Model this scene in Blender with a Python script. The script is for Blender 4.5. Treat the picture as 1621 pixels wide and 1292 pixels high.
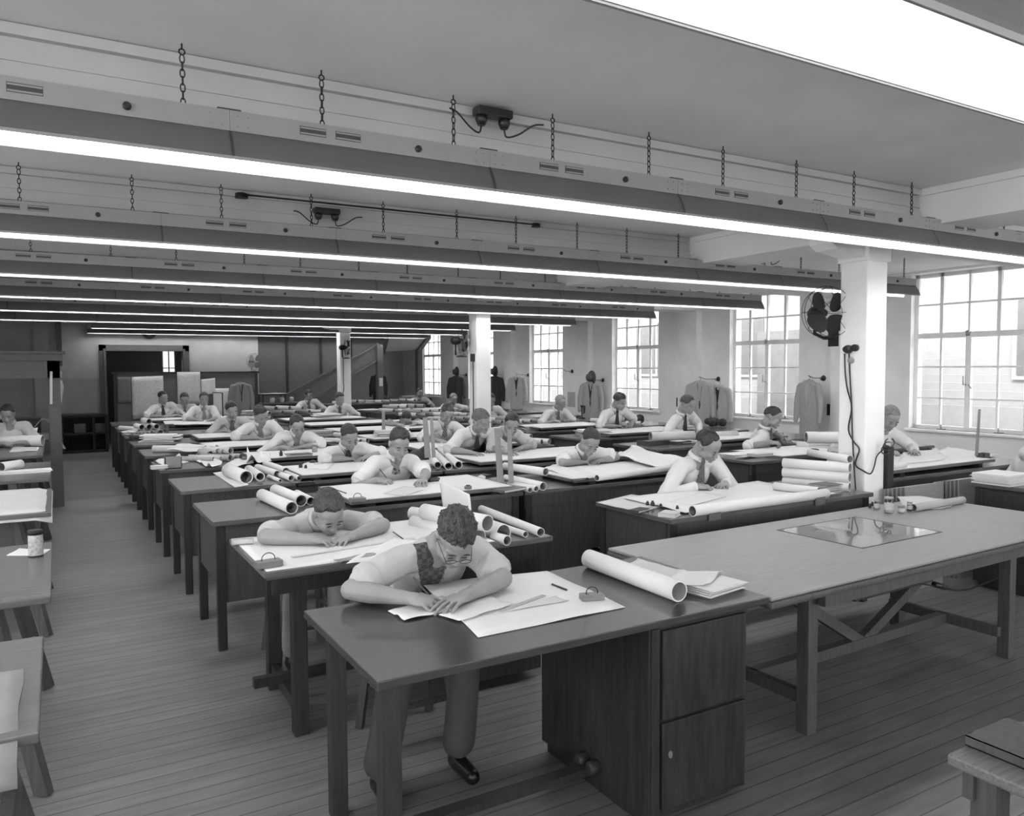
import bpy, bmesh, math, random
import numpy as np
from mathutils import Vector, Matrix, noise
random.seed(7)
PI = math.pi
S = bpy.context.scene
for o in list(bpy.data.objects): bpy.data.objects.remove(o)
COL = S.collection

# ------------------------------------------------------------------ camera
CH, YAW, PIT, ROL, FPX = 1.8, .5277, .0513, -.0057, 1235.15
cf = np.array([math.sin(YAW)*math.cos(PIT), math.cos(YAW)*math.cos(PIT), -math.sin(PIT)])
cr0 = np.array([math.cos(YAW), -math.sin(YAW), 0.]); cu0 = np.cross(cr0, cf)
cr = cr0*math.cos(ROL)+cu0*math.sin(ROL); cu = -cr0*math.sin(ROL)+cu0*math.cos(ROL)
cam = bpy.data.cameras.new('camera'); camo = bpy.data.objects.new('camera', cam); COL.objects.link(camo)
camo.matrix_world = Matrix(((cr[0], cu[0], -cf[0], 0), (cr[1], cu[1], -cf[1], 0), (cr[2], cu[2], -cf[2], CH), (0, 0, 0, 1)))
cam.sensor_fit = 'HORIZONTAL'; cam.sensor_width = 36; cam.lens = FPX/1621*36
cam.clip_start = .05; cam.clip_end = 200
S.camera = camo
CC = np.array([0, 0, CH])
def _ray(x, y): return cf+cr*(x-810.5)/FPX-cu*(y-646)/FPX
def AZ(x, y, z): d = _ray(x, y); return Vector(CC+d*(z-CH)/d[2])      # where the line of sight meets height z
def AY(x, y, Y): d = _ray(x, y); return Vector(CC+d*Y/d[1])
def AX(x, y, X): d = _ray(x, y); return Vector(CC+d*X/d[0])

# ------------------------------------------------------------------ world, sun, exposure
w = bpy.data.worlds.new('sky'); S.world = w; w.use_nodes = True
bg = w.node_tree.nodes['Background']; bg.inputs[0].default_value = (1, 1, 1, 1); bg.inputs[1].default_value = 7.6
sl = bpy.data.lights.new('sun', 'SUN'); sl.energy = 2.0; sl.angle = .05
so = bpy.data.objects.new('sun', sl); COL.objects.link(so)
so.rotation_euler = Vector((-.62, -.25, .75)).to_track_quat('Z', 'Y').to_euler()
S.view_settings.view_transform = 'Standard'; S.view_settings.look = 'None'
S.view_settings.exposure = .36; S.view_settings.gamma = 1; S.view_settings.use_curve_mapping = False
TUBE_POWER = 12.0
def portal(x, y, z, w_, h_, rot):
    l = bpy.data.lights.new('daylight_portal', 'AREA'); l.shape = 'RECTANGLE'; l.size = w_; l.size_y = h_; l.cycles.is_portal = True
    o = bpy.data.objects.new('daylight_portal', l); COL.objects.link(o); o.location = (x, y, z); o.rotation_euler = rot

# ------------------------------------------------------------------ materials
MATS = {}
def mat(name, v, rough=.7, kind=None, spec=.5, metal=0., a=.1, sc=8., **k):
    if name in MATS: return MATS[name]
    m = bpy.data.materials.new(name); m.use_nodes = True; nt = m.node_tree; N = nt.nodes; L = nt.links
    p = N['Principled BSDF']; p.inputs['Roughness'].default_value = rough
    p.inputs['Specular IOR Level'].default_value = spec; p.inputs['Metallic'].default_value = metal
    tc = N.new('ShaderNodeTexCoord'); mp = N.new('ShaderNodeMapping'); L.new(tc.outputs['Object'], mp.inputs[0])
    nz = N.new('ShaderNodeTexNoise'); nz.inputs['Scale'].default_value = sc; nz.inputs['Detail'].default_value = 5
    L.new(mp.outputs[0], nz.inputs['Vector'])
    rp = N.new('ShaderNodeValToRGB')
    rp.color_ramp.elements[0].position = .3; rp.color_ramp.elements[1].position = .7
    lo, hi = v*(1-a), v*(1+a)
    rp.color_ramp.elements[0].color = (lo, lo, lo, 1); rp.color_ramp.elements[1].color = (hi, hi, hi, 1)
    L.new(nz.outputs['Fac'], rp.inputs[0]); out = rp.outputs[0]
    bump = None
    if kind == 'grain':
        mp.inputs['Scale'].default_value = k.get('st', (1, 14, 14))
        bump = (nz.outputs['Fac'], .05)
    if kind == 'floor':   # boards running along X
        sx = N.new('ShaderNodeSeparateXYZ'); L.new(tc.outputs['Object'], sx.inputs[0])
        W = k.get('w', .135)
        def M(op, a0, b0=None):
            n = N.new('ShaderNodeMath'); n.operation = op
            for i, q in enumerate((a0, b0)):
                if q is None: continue
                if isinstance(q, (int, float)): n.inputs[i].default_value = q
                else: L.new(q, n.inputs[i])
            return n.outputs[0]
        q = M('DIVIDE', sx.outputs[1], W); fr = M('FRACT', q); idx = M('FLOOR', q)
        gap = M('LESS_THAN', fr, .07)
        wn = N.new('ShaderNodeTexWhiteNoise'); wn.noise_dimensions = '1D'; L.new(idx, wn.inputs['W'])
        mp.inputs['Scale'].default_value = (1, 9, 1)
        pb = M('MULTIPLY_ADD', wn.outputs['Value'], .16); pb.node.inputs[2].default_value = .92
        mx = N.new('ShaderNodeMix'); mx.data_type = 'RGBA'; mx.blend_type = 'MULTIPLY'; mx.inputs[0].default_value = 1
        L.new(out, mx.inputs[6]); L.new(pb, mx.inputs[7])
        big = N.new('ShaderNodeTexNoise'); big.inputs['Scale'].default_value = 1.3; big.inputs['Detail'].default_value = 4
        L.new(tc.outputs['Object'], big.inputs['Vector'])
        m3 = N.new('ShaderNodeMapRange'); m3.inputs[3].default_value = .72; m3.inputs[4].default_value = 1.3; L.new(big.outputs['Fac'], m3.inputs[0])
        mx3 = N.new('ShaderNodeMix'); mx3.data_type = 'RGBA'; mx3.blend_type = 'MULTIPLY'; mx3.inputs[0].default_value = 1
        L.new(mx.outputs[2], mx3.inputs[6]); L.new(m3.outputs[0], mx3.inputs[7])
        mx2 = N.new('ShaderNodeMix'); mx2.data_type = 'RGBA'; L.new(gap, mx2.inputs[0]); L.new(mx3.outputs[2], mx2.inputs[6])
        mx2.inputs[7].default_value = (v*.38, v*.38, v*.38, 1); out = mx2.outputs[2]
        rr = N.new('ShaderNodeMapRange'); rr.inputs[3].default_value = rough-.12; rr.inputs[4].default_value = rough+.2
        L.new(big.outputs['Fac'], rr.inputs[0]); L.new(rr.outputs[0], p.inputs['Roughness'])
    if kind in ('cloth', 'hair', 'paper', 'plaster'):
        bump = (nz.outputs['Fac'], {'cloth': .22, 'hair': .8, 'paper': .12, 'plaster': .08}[kind])
        if kind == 'hair': mp.inputs['Scale'].default_value = (6, 1, 3)
    if kind in ('check', 'stripe', 'dots', 'drawing', 'tweed', 'print'):
        wv = N.new('ShaderNodeTexWave' if kind in ('stripe', 'tweed') else 'ShaderNodeTexChecker' if kind == 'check' else 'ShaderNodeTexVoronoi')
        L.new(tc.outputs['Object'], wv.inputs['Vector'])
        wv.inputs['Scale'].default_value = k.get('ps', 10)
        f = wv.outputs['Fac' if kind in ('stripe', 'tweed', 'check') else 'Distance']
        mx = N.new('ShaderNodeMix'); mx.data_type = 'RGBA'
        if kind == 'stripe': wv.bands_direction = 'DIAGONAL'
        if kind == 'tweed': wv.bands_direction = 'X'
        if kind == 'dots':
            g = N.new('ShaderNodeMath'); g.operation = 'LESS_THAN'; g.inputs[1].default_value = .3; L.new(f, g.inputs[0]); f = g.outputs[0]
        L.new(f, mx.inputs[0]); L.new(out, mx.inputs[6])
        v2 = k.get('v2', v*.5); mx.inputs[7].default_value = (v2, v2, v2, 1); out = mx.outputs[2]
    L.new(out, p.inputs['Base Color'])
    if bump:
        b = N.new('ShaderNodeBump'); b.inputs['Strength'].default_value = bump[1]; b.inputs['Distance'].default_value = .01
        L.new(bump[0], b.inputs['Height']); L.new(b.outputs[0], p.inputs['Normal'])
    MATS[name] = m; return m
def emit(name, s):
    m = bpy.data.materials.new(name); m.use_nodes = True; nt = m.node_tree
    p = nt.nodes['Principled BSDF']; p.inputs['Base Color'].default_value = (.9, .9, .9, 1)
    p.inputs['Emission Color'].default_value = (1, 1, 1, 1); p.inputs['Emission Strength'].default_value = s; return m
def glassmat(name, tint=.95):
    m = bpy.data.materials.new(name); m.use_nodes = True; nt = m.node_tree; N = nt.nodes; L = nt.links
    for n in list(N): N.remove(n)
    o = N.new('ShaderNodeOutputMaterial'); t = N.new('ShaderNodeBsdfTransparent'); g = N.new('ShaderNodeBsdfGlossy')
    t.inputs[0].default_value = (tint, tint, tint, 1); g.inputs['Roughness'].default_value = .02
    fr = N.new('ShaderNodeFresnel'); fr.inputs[0].default_value = 1.45
    ge = N.new('ShaderNodeNewGeometry'); iv = N.new('ShaderNodeMath'); iv.operation = 'SUBTRACT'; iv.inputs[0].default_value = 1; L.new(ge.outputs['Backfacing'], iv.inputs[1])
    mu = N.new('ShaderNodeMath'); mu.operation = 'MULTIPLY'; L.new(fr.outputs[0], mu.inputs[0]); L.new(iv.outputs[0], mu.inputs[1])
    mx = N.new('ShaderNodeMixShader'); L.new(mu.outputs[0], mx.inputs[0]); L.new(t.outputs[0], mx.inputs[1]); L.new(g.outputs[0], mx.inputs[2])
    L.new(mx.outputs[0], o.inputs[0]); return m

wall_m = mat('painted_plaster', .82, .75, 'plaster', a=.05, sc=3)
ceil_m = mat('ceiling_paint', .74, .8, 'plaster', a=.05, sc=2)
beam_m = mat('shaded_ceiling_paint', .52, .8, 'plaster', a=.05, sc=2)  # same paint as the ceiling, darkened to hold back light on the beam faces
desk0_m = mat('worn_polished_table_wood', .036, .24, 'grain', a=.2, sc=4)
floor_m = mat('floor_boards', .155, .42, 'floor', a=.18, sc=3, w=.10)
backwall_m = mat('grey_wall_paint', .34, .8, 'plaster', a=.08, sc=3)
dado_m = mat('dark_dado_paint', .28, .7, 'plaster', a=.08, sc=3)
panel_m = mat('dark_wall_panelling', .09, .6, 'grain', a=.2)
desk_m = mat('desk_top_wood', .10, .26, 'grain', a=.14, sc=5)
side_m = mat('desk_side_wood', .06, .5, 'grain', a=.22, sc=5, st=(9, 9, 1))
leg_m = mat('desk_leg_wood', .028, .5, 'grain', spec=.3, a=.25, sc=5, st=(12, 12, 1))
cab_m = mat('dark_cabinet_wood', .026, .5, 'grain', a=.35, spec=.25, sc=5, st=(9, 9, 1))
edge_m = mat('board_edge_wood', .10, .5, 'grain', a=.2)
board_m = mat('drawing_board_wood', .3, .5, 'grain', a=.1)
ltab_m = mat('pale_table_wood', .24, .36, 'grain', a=.12, sc=5)
ltleg_m = mat('worn_trestle_wood', .065, .55, 'grain', a=.25, sc=5, st=(12, 12, 1))
paper_m = mat('white_paper', .66, .75, 'paper', a=.02, sc=6)
paper2_m = mat('cream_paper', .54, .8, 'paper', a=.04, sc=6)
paperg_m = mat('grey_paper', .36, .8, 'paper', a=.08, sc=6)
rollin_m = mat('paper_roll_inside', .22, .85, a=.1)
shirt_m = mat('white_cotton', .60, .85, 'cloth', a=.02, sc=14)
shirt2_m = mat('pale_grey_cotton', .43, .85, 'cloth', a=.03, sc=14)
shirt3_m = mat('mid_grey_cotton', .22, .85, 'cloth', a=.05, sc=14)
skin_m = mat('skin', .25, .5, a=.04, sc=12)
skin2_m = mat('tanned_skin', .24, .5, a=.04, sc=12)
lip_m = mat('lips', .17, .5); eye_m = mat('eyes', .03, .35)
hair_d = mat('dark_hair', .025, .38, 'hair', a=.5, sc=22)
hair_b = mat('brown_hair', .04, .42, 'hair', a=.5, sc=22)
hair_l = mat('fair_hair', .12, .45, 'hair', a=.35, sc=22)
hair_g = mat('grey_hair', .2, .5, 'hair', a=.3, sc=22)
trou_m = mat('grey_trouser_wool', .05, .9, 'cloth', a=.1, sc=20)
trou2_m = mat('pale_trouser_cotton', .3, .9, 'cloth', a=.08, sc=20)
shoe_m = mat('black_shoe_leather', .012, .25)
tie_m = {'dark': mat('dark_tie', .03, .7), 'grey': mat('grey_tie', .12, .7), 'mid': mat('mid_grey_tie', .22, .7),
         'stripe': mat('striped_tie', .04, .7, 'stripe', ps=22, v2=.3), 'dots': mat('patterned_tie', .22, .7, 'dots', ps=30, v2=.04)}
steel_m = mat('fixture_grey_enamel', .30, .45, a=.05, sc=4)
steeld_m = mat('fixture_reflector_enamel', .135, .45, a=.06, sc=4)
refl_m = mat('reflector_white_enamel', .85, .4, a=.01)
black_m = mat('black_bakelite', .02, .35)
iron_m = mat('dark_iron', .02, .5, spec=.25)
tube_m = emit('fluorescent_tube_glass', TUBE_POWER)
glass_m = glassmat('window_glass'); clear_m = glassmat('jar_glass', .85)
wframe_m = mat('white_window_steel', .85, .5, a=.04)
coat_g = mat('grey_wool', .34, .95, 'cloth', a=.1, sc=45)
coat_d = mat('dark_wool', .04, .95, 'cloth', a=.2, sc=60)
coat_l = mat('pale_flannel', .38, .95, 'cloth', a=.08, sc=45)
felt_m = mat('grey_felt', .10, .95, 'cloth', a=.1, sc=40)
felt_d = mat('dark_felt', .05, .95, 'cloth', a=.1, sc=40)
brass_m = mat('dull_metal', .35, .35, metal=.8)
cardb_m = mat('book_cover_grey', .14, .8, a=.1)
cardd_m = mat('book_cover_dark', .05, .7, a=.1)
draw_m = mat('tracing_with_linework', .52, .8, 'print', a=.12, sc=5, ps=40, v2=.38)
wood_l = mat('ruler_wood', .24, .5, 'grain', a=.1)

# ------------------------------------------------------------------ mesh helpers
def setp(o, label=None, cat=None, group=None, kind=None):
    if label: o['label'] = label
    if cat: o['category'] = cat
    if group: o['group'] = group
    if kind: o['kind'] = kind
    return o
def obj(name, bm, m, parent=None, smooth=False, loc=None, bevel=0.):
    if isinstance(bm, bmesh.types.BMesh):
        bmesh.ops.recalc_face_normals(bm, faces=bm.faces)
        me = bpy.data.meshes.new(name); bm.to_mesh(me); bm.free()
    else: me = bm
    if not isinstance(m, (list, tuple)): m = [m]
    for q in m: me.materials.append(q)
    if smooth:
        me.polygons.foreach_set('use_smooth', [True]*len(me.polygons))
    o = bpy.data.objects.new(name, me); COL.objects.link(o)
    if parent: o.parent = parent
    if loc is not None: o.location = loc
    if bevel:
        b = o.modifiers.new('bevel', 'BEVEL'); b.width = bevel; b.segments = 2; b.limit_method = 'ANGLE'
    return o
def thing(name, label, cat, loc=(0, 0, 0), rz=0., group=None, kind=None):
    o = bpy.data.objects.new(name, None); COL.objects.link(o); o.location = loc; o.rotation_euler = (0, 0, rz)
    o.empty_display_size = .1
    return setp(o, label, cat, group, kind)
def struct(name, bm, m, parent=None, **k):
    o = obj(name, bm, m, parent, **k)
    if not parent: o['kind'] = 'structure'
    return o
def copytree(o, parent=None):
    c = o.copy(); COL.objects.link(c); c.parent = parent
    for ch in list(o.children): copytree(ch, c)
    return c
def B(): return bmesh.new()
def box(bm, x0, x1, y0, y1, z0, z1, M=None, mi=0):
    vs = [bm.verts.new((x, y, z)) for x in (x0, x1) for y in (y0, y1) for z in (z0, z1)]
    if M is not None:
        for v in vs: v.co = M @ v.co
    for f in ((0, 1, 3, 2), (4, 6, 7, 5), (0, 4, 5, 1), (2, 3, 7, 6), (0, 2, 6, 4), (1, 5, 7, 3)):
        fc = bm.faces.new([vs[i] for i in f]); fc.material_index = mi
    return bm
def bx(*a, **k): return box(B(), *a, **k)
def frame(d, up=Vector((0, 0, 1))):
    d = Vector(d).normalized()
    if abs(d.dot(up)) > .99: up = Vector((0, 1, 0))
    x = up.cross(d).normalized(); y = d.cross(x)
    return x, y, d
def tube(bm, pts, r, n=8, cap=True, mi=0):
    pts = [Vector(p) for p in pts]; R = r if isinstance(r, (list, tuple)) else [r]*len(pts)
    rings = []; px = None
    for i, p in enumerate(pts):
        d = (pts[min(i+1, len(pts)-1)]-pts[max(i-1, 0)])
        if d.length < 1e-9: d = Vector((0, 0, 1))
        d.normalize()
        if px is None: x, y, _ = frame(d)
        else:
            x = (px-d*px.dot(d))
            if x.length < 1e-6: x, y, _ = frame(d)
            x.normalize(); y = d.cross(x)
        px = x
        rings.append([bm.verts.new(p+(x*math.cos(2*PI*k/n)+y*math.sin(2*PI*k/n))*R[i]) for k in range(n)])
    for a, b in zip(rings, rings[1:]):
        for k in range(n):
            f = bm.faces.new((a[k], a[(k+1) % n], b[(k+1) % n], b[k])); f.material_index = mi; f.smooth = True
    if cap:
        bm.faces.new(rings[0][::-1]).material_index = mi; bm.faces.new(rings[-1]).material_index = mi
    return bm
def beam(bm, p, q, w, h, mi=0):
    """rectangular bar from p to q, w across, h the other way"""
    p = Vector(p); q = Vector(q); x, y, d = frame(q-p); L = (q-p).length
    M = Matrix(((x.x, y.x, d.x, p.x), (x.y, y.y, d.y, p.y), (x.z, y.z, d.z, p.z), (0, 0, 0, 1)))
    return box(bm, -w/2, w/2, -h/2, h/2, 0, L, M, mi)
def lathe(bm, prof, n=20, M=None, mi=0, cap=True):
    rings = []
    for r, z in prof:
        rings.append([bm.verts.new((r*math.cos(2*PI*k/n), r*math.sin(2*PI*k/n), z)) for k in range(n)])
    for a, b in zip(rings, rings[1:]):
        for k in range(n):
            f = bm.faces.new((a[k], a[(k+1) % n], b[(k+1) % n], b[k])); f.material_index = mi; f.smooth = True
    if cap:
        bm.faces.new(rings[0][::-1]); bm.faces.new(rings[-1])
    if M is not None:
        for rg in rings:
            for v in rg: v.co = M @ v.co
    return bm
def prism(bm, pts, t, axis=1, off=0., mi=0):
    """closed outline pts (2D) extruded by t along axis"""
    def P(a, b, c):
        return (a, c, b) if axis == 1 else (c, a, b) if axis == 0 else (a, b, c)
    A = [bm.verts.new(P(x, y, off)) for x, y in pts]; Bv = [bm.verts.new(P(x, y, off+t)) for x, y in pts]
    n = len(pts); bm.faces.new(A).material_index = mi; bm.faces.new(Bv[::-1]).material_index = mi
    for i in range(n): bm.faces.new((A[i], Bv[i], Bv[(i+1) % n], A[(i+1) % n])).material_index = mi
    return bm
ORD = ['nearest', 'second', 'third', 'fourth', 'fifth', 'sixth', 'seventh', 'eighth', 'ninth', 'tenth', 'eleventh', 'twelfth', 'thirteenth']
# ------------------------------------------------------------------ room shell
XW, XL, YN, ZC = 10.10, -4.2, -5.0, 3.06
YB = 20.0; YB2 = 24.6; XS = 4.35           # back wall, deeper back wall beyond the stair, where it steps
struct('floor', bx(XL-.2, XW+.3, YN-.2, YB2+.2, -.1, 0), floor_m)
struct('ceiling', bx(XL-.2, XW+.5, YN-.2, YB2+.2, ZC, ZC+.2), ceil_m)
bm = B(); box(bm, XL-.2, XL, YN, 6.4, 0, .95); box(bm, XL-.2, XL, YN, 6.4, 2.85, ZC); box(bm, XL-.2, XL, 6.4, YB2, 0, ZC)
yl_ = [-4.6, -2.0, .6, 3.2, 5.8]  # left-wall openings are added, out of view, to let in more daylight
for y_ in yl_: box(bm, XL-.2, XL, y_-.4, y_+.6, .95, 2.85)
struct('wall_left', bm, backwall_m)
for y_ in yl_[:-1]: portal(XL-.25, y_+1.4, 1.9, 1.9, 1.6, (0, math.radians(-90), 0))
bm = B(); box(bm, XL, XW, YN-.2, YN, 0, .8); box(bm, XL, XW, YN-.2, YN, 2.95, ZC)
xs_ = [XL+.5+2.3*i for i in range(7)]  # rear-wall openings, added for extra daylight from behind
for x in [XL]+[q-.5 for q in xs_[1:]]: box(bm, x, x+.5, YN-.2, YN, .8, 2.95)
struct('wall_rear', bm, wall_m)
# beams across the room and one along the columns
for k in range(-3, 9):
    y0 = 3.43+2.36*k
    bm = B(); box(bm, XL, 5.5, y0, y0+.42, 2.862, ZC-.003)
    box(bm, XL+.01, 5.5-.01, y0-.035, y0+.01, ZC-.045, ZC-.004); box(bm, XL+.01, 5.49, y0-.015, y0+.435, 2.858, 2.90); box(bm, XL+.01, 5.49, y0-.008, y0+.01, 2.93, 2.945)
    struct('trim_%d' % (k+4), bm, beam_m)
bm = B(); box(bm, 5.40, 5.90, YN+.01, YB2-.01, 2.80, ZC-.001); box(bm, 5.37, 5.93, YN+.02, YB2-.02, ZC-.05, ZC-.002); box(bm, 5.385, 5.915, YN, YB2, 2.795, 2.84)
struct('trim_13', bm, ceil_m)
for k in range(-2, 7):
    y0 = 3.86+3.32*k; bm = B(); box(bm, 5.8, XW, y0, y0+.5, 2.81, ZC-.003); box(bm, 5.81, XW-.01, y0-.02, y0+.52, ZC-.05, ZC-.004)
    struct('trim_%d' % (40+k), bm, ceil_m)
struct('trim_14', bx(XW-.10, XW, YN, YB2, ZC-.03, ZC), wall_m)

# right wall with its windows: far edges at 6.50 + 3.32 k
WZ0, WZ1, WT = .945, 3.03, 2.20; WW = 1.47; WP = 3.32
wins = [6.50+WP*k for k in range(-3, 6)]       # far edge of each opening
bm = B(); y = YN
for f in wins:
    n = f-WW
    if n > y: box(bm, XW, XW+.28, y, n, 0, ZC)
    box(bm, XW, XW+.28, n, f, 0, WZ0); box(bm, XW, XW+.28, n, f, WZ1, ZC); y = f
box(bm, XW, XW+.28, y, YB2+.2, 0, ZC)
struct('wall_right', bm, wall_m)
for i, f in enumerate(wins[:-1]):           # shallow pilasters between windows
    c = (f+f+WP-WW)/2
    struct('trim_%d' % (15+i), bx(XW-.13, XW+.0, c-.24, c+.24, 0, ZC-.03), wall_m)
def window_frame(lo=.0, open_leaf=False):
    bm = B(); t = .03; x0, x1 = .10, .145
    n, f = 0, WW
    box(bm, x0, x1, n, n+.05, WZ0, WZ1); box(bm, x0, x1, f-.05, f, WZ0, WZ1)
    box(bm, x0, x1, n, f, WZ0, WZ0+.05); box(bm, x0, x1, n, f, WZ1-.05, WZ1); box(bm, x0-.01, x1+.01, n, f, WT-.035, WT+.035)
    zm = (WT+WZ1)/2
    for q, w_ in ((.25, .045), (.5, .025), (.75, .045)): box(bm, x0, x1, n+WW*q-w_/2, n+WW*q+w_/2, WT, WZ1)
    box(bm, x0+.005, x1-.005, n, f, zm-.012, zm+.012)
    box(bm, x0-.005, x1+.005, n+WW*.5-.035, n+WW*.5+.035, WZ0, WT)
    for q in (.25, .75): box(bm, x0+.005, x1-.005, n+WW*q-.012, n+WW*q+.012, WZ0, WT)
    for q in (1/3, 2/3): box(bm, x0+.005, x1-.005, n, f, WZ0+(WT-WZ0)*q-.012, WZ0+(WT-WZ0)*q+.012)
    return bm
fr_me = None
for i, f in enumerate(wins):
    e = thing('window_%d' % (i+1), None, None, (XW, f-WW, 0), kind='structure')
    if fr_me is None:
        a = obj('window_frame', window_frame(), wframe_m, e)
        b = obj('glass_pane', bx(.118, .122, .02, WW-.02, WZ0+.02, WZ1-.02), glass_m, e)
        c = obj('window_sill', bx(-.05, .10, -.04, WW+.04, WZ0-.035, WZ0), wframe_m, e, bevel=.006)
        bm = B(); box(bm, .06, .10, WW*.5-.02, WW*.5+.02, WT-.02, WT+.05); tube(bm, [(.05, WW*.5, WT), (-.02, WW*.5-.1, WT+.03)], .006, 6)
        tube(bm, [(.09, WW*.5+.02, 1.55), (.03, WW*.5+.02, 1.55), (.03, WW*.5+.02, 1.66)], .008, 6); tube(bm, [(.09, WW*.5-.03, 1.55), (.03, WW*.5-.05, 1.55), (.03, WW*.5-.09, 1.50)], .008, 6)
        for q in (.22, .72): box(bm, .05, .10, WW*q-.05, WW*q+.05, WZ0, WZ0+.012); tube(bm, [(.07, WW*q, WZ0), (.07, WW*q, WZ0+.07)], .01, 6)
        d = obj('window_latch', bm, brass_m, e); fr_me = (a, b, c, d)
    else:
        for q in fr_me:
            o = q.copy(); COL.objects.link(o); o.parent = e

# steel windows added behind the camera, out of view, to bring in frontal daylight
for i, x in enumerate(xs_[:-1]):
    e = thing('window_%d' % (i+11), None, None, (x+.02+1.78, YN, 0), math.radians(-90), kind='structure'); e.rotation_euler = (0, 0, math.radians(-90))
    e.location = (x+.9+WW/2*1.2, YN+.0, -.05); e.rotation_euler = (0, 0, math.radians(90)); e.scale = (1, 1.2, 1)
    e.location = (x+1.78, YN-.20, -.1)
    for q in fr_me[:2]:
        o = q.copy(); COL.objects.link(o); o.parent = e
    portal(x+.9, YN-.22, 1.87, 1.8, 2.15, (math.radians(90), 0, math.radians(180)))
for f in wins: portal(XW+.30, f-WW/2, (WZ0+WZ1)/2, WZ1-WZ0, WW, (0, math.radians(90), 0))
# back walls
DX0, DX1, DZ0, DZ1 = .98, 2.60, .0, 2.24     # opening in the back wall behind the screen
bm = B(); box(bm, XL, DX0, YB, YB+.2, 1.62, ZC); box(bm, DX1, XS, YB, YB+.2, 0, ZC); box(bm, DX0, DX1, YB, YB+.2, DZ1, ZC)
struct('wall_back', bm, backwall_m)
struct('wall_back_lower', bx(XL, DX0, YB-.005, YB+.2, 0, 1.62), dado_m)
bm = B(); box(bm, DX0-.14, DX0, YB-.06, YB+.02, 0, DZ1+.14); box(bm, DX1, DX1+.14, YB-.06, YB+.02, 0, DZ1+.14); box(bm, DX0-.14, DX1+.14, YB-.06, YB+.02, DZ1, DZ1+.14)
box(bm, DX0-.05, DX0, YB-.09, YB, 0, DZ1+.05); box(bm, DX1, DX1+.05, YB-.09, YB, 0, DZ1+.05)
struct('door_1', bm, mat('grey_door_frame', .075, .6, 'grain', a=.15))
# dark lobby behind the opening with its own end window
bm = B(); box(bm, -.4, 4.2, YB+4.4, YB+4.6, 0, ZC); box(bm, -.6, -.4, YB+.2, YB+4.6, 0, ZC)
struct('wall_lobby', bm, panel_m)
struct('wall_lobby_right', bx(XS-.2, XS, YB+.2, YB2, 0, ZC), backwall_m)
bm = B(); box(bm, 2.52, 2.80, YB+3.2, YB+3.22, .9, 2.5)
lw = obj('lobby_lit_window', bm, emit('daylight_behind_frosted_glass', .75)); lw.name = 'window_10'; lw['kind'] = 'structure'
bm = B()
for z in (1.35, 1.85): box(bm, 2.5, 2.82, YB+3.17, YB+3.2, z-.012, z+.012)
for x in (2.5, 2.66, 2.82): box(bm, x-.015, x+.015, YB+3.17, YB+3.2, .9, 2.5)
struct('trim_24', bm, wframe_m)
struct('trim_25', bx(XL, XS, YB-.10, YB-.02, 2.95, ZC), panel_m)
struct('trim_26', bx(.02, .12, YB-.10, YB, 1.9, ZC), panel_m)
struct('trim_27', bx(-.42, -.12, YB-.07, YB, 0, ZC), dado_m)
# deeper bay by the windows
struct('wall_back_right', bx(XS, XW, YB2, YB2+.2, 0, ZC), mat('pale_bay_wall', .42, .8, 'plaster', a=.06, sc=1.5))
# staircase: dark boarding, stringer, post and the pale soffit of the upper flight
YS = 20.08
def sy(x, y, Y=YS): p = AY(x, y, Y); return (p.x, p.z)
st = thing('staircase', 'dark boarded staircase rising behind the back desks', 'staircase', (0, 0, 0))
P0 = sy(395, 668); P1 = sy(598, 549)
top = [sy(395, 668), sy(395, 498), sy(612, 498), sy(612, 541)]
obj('boarding', prism(B(), top, .04, 1, YS+.08), panel_m, st)
bm = B()
for x in (395, 454, 508, 556): a = sy(x, 500); b = sy(x, min(660, 668-(x-395)*.60)); box(bm, a[0]-.03, a[0]+.03, YS+.04, YS+.08, b[1], ZC)
obj('batten', bm, leg_m, st)
obj('stringer', prism(B(), [sy(415, 668), sy(415, 648), sy(598, 546), sy(598, 568), sy(430, 668)], .06, 1, YS), mat('stair_stringer_paint', .10, .6, a=.1), st)
bm = B(); a = sy(430, 670); b = sy(600, 568); beam(bm, (a[0], YS-.02, a[1]), (b[0], YS-.02, b[1]), .07, .05)
a = sy(412, 648); b = sy(598, 545); beam(bm, (a[0], YS-.02, a[1]), (b[0], YS-.02, b[1]), .06, .05)
obj('stringer_edge', bm, panel_m, st)
a = AY(601, 600, YS-.05); obj('post', bx(a.x-.08, a.x+.08, YS-.13, YS+.03, 0, 2.45), mat('stair_post_paint', .09, .6, a=.1), st)
obj('number_plate', bx(a.x-.045, a.x+.055, YS-.14, YS-.13, 1.33, 1.55), paper2_m, st)
# soffit slab rising towards the camera
A = AY(606, 557, 21.9); Bp = AY(662, 554, 21.9); Cq = AY(612, 532, 20.0); D = AY(679, 531, 20.0)
bm = B(); v = [bm.verts.new(p) for p in (A, Bp, D, Cq)]+[bm.verts.new(p+Vector((0, 0, .12))) for p in (A, Bp, D, Cq)]
for f in ((0, 1, 2, 3), (4, 5, 6, 7), (0, 1, 5, 4), (1, 2, 6, 5), (2, 3, 7, 6), (3, 0, 4, 7)): bm.faces.new([v[i] for i in f])
obj('soffit', bm, wall_m, st)
bm = B(); beam(bm, Bp, D, .12, .16); beam(bm, A, Cq, .12, .16); obj('soffit_edge', bm, mat('stair_edge_paint', .16, .6, a=.1), st)
obj('post', bx(Bp.x-.06, Bp.x+.10, 21.8, 22.0, 0, Bp.z), mat('stair_grey_paint', .2, .6, a=.1), st)

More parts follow.
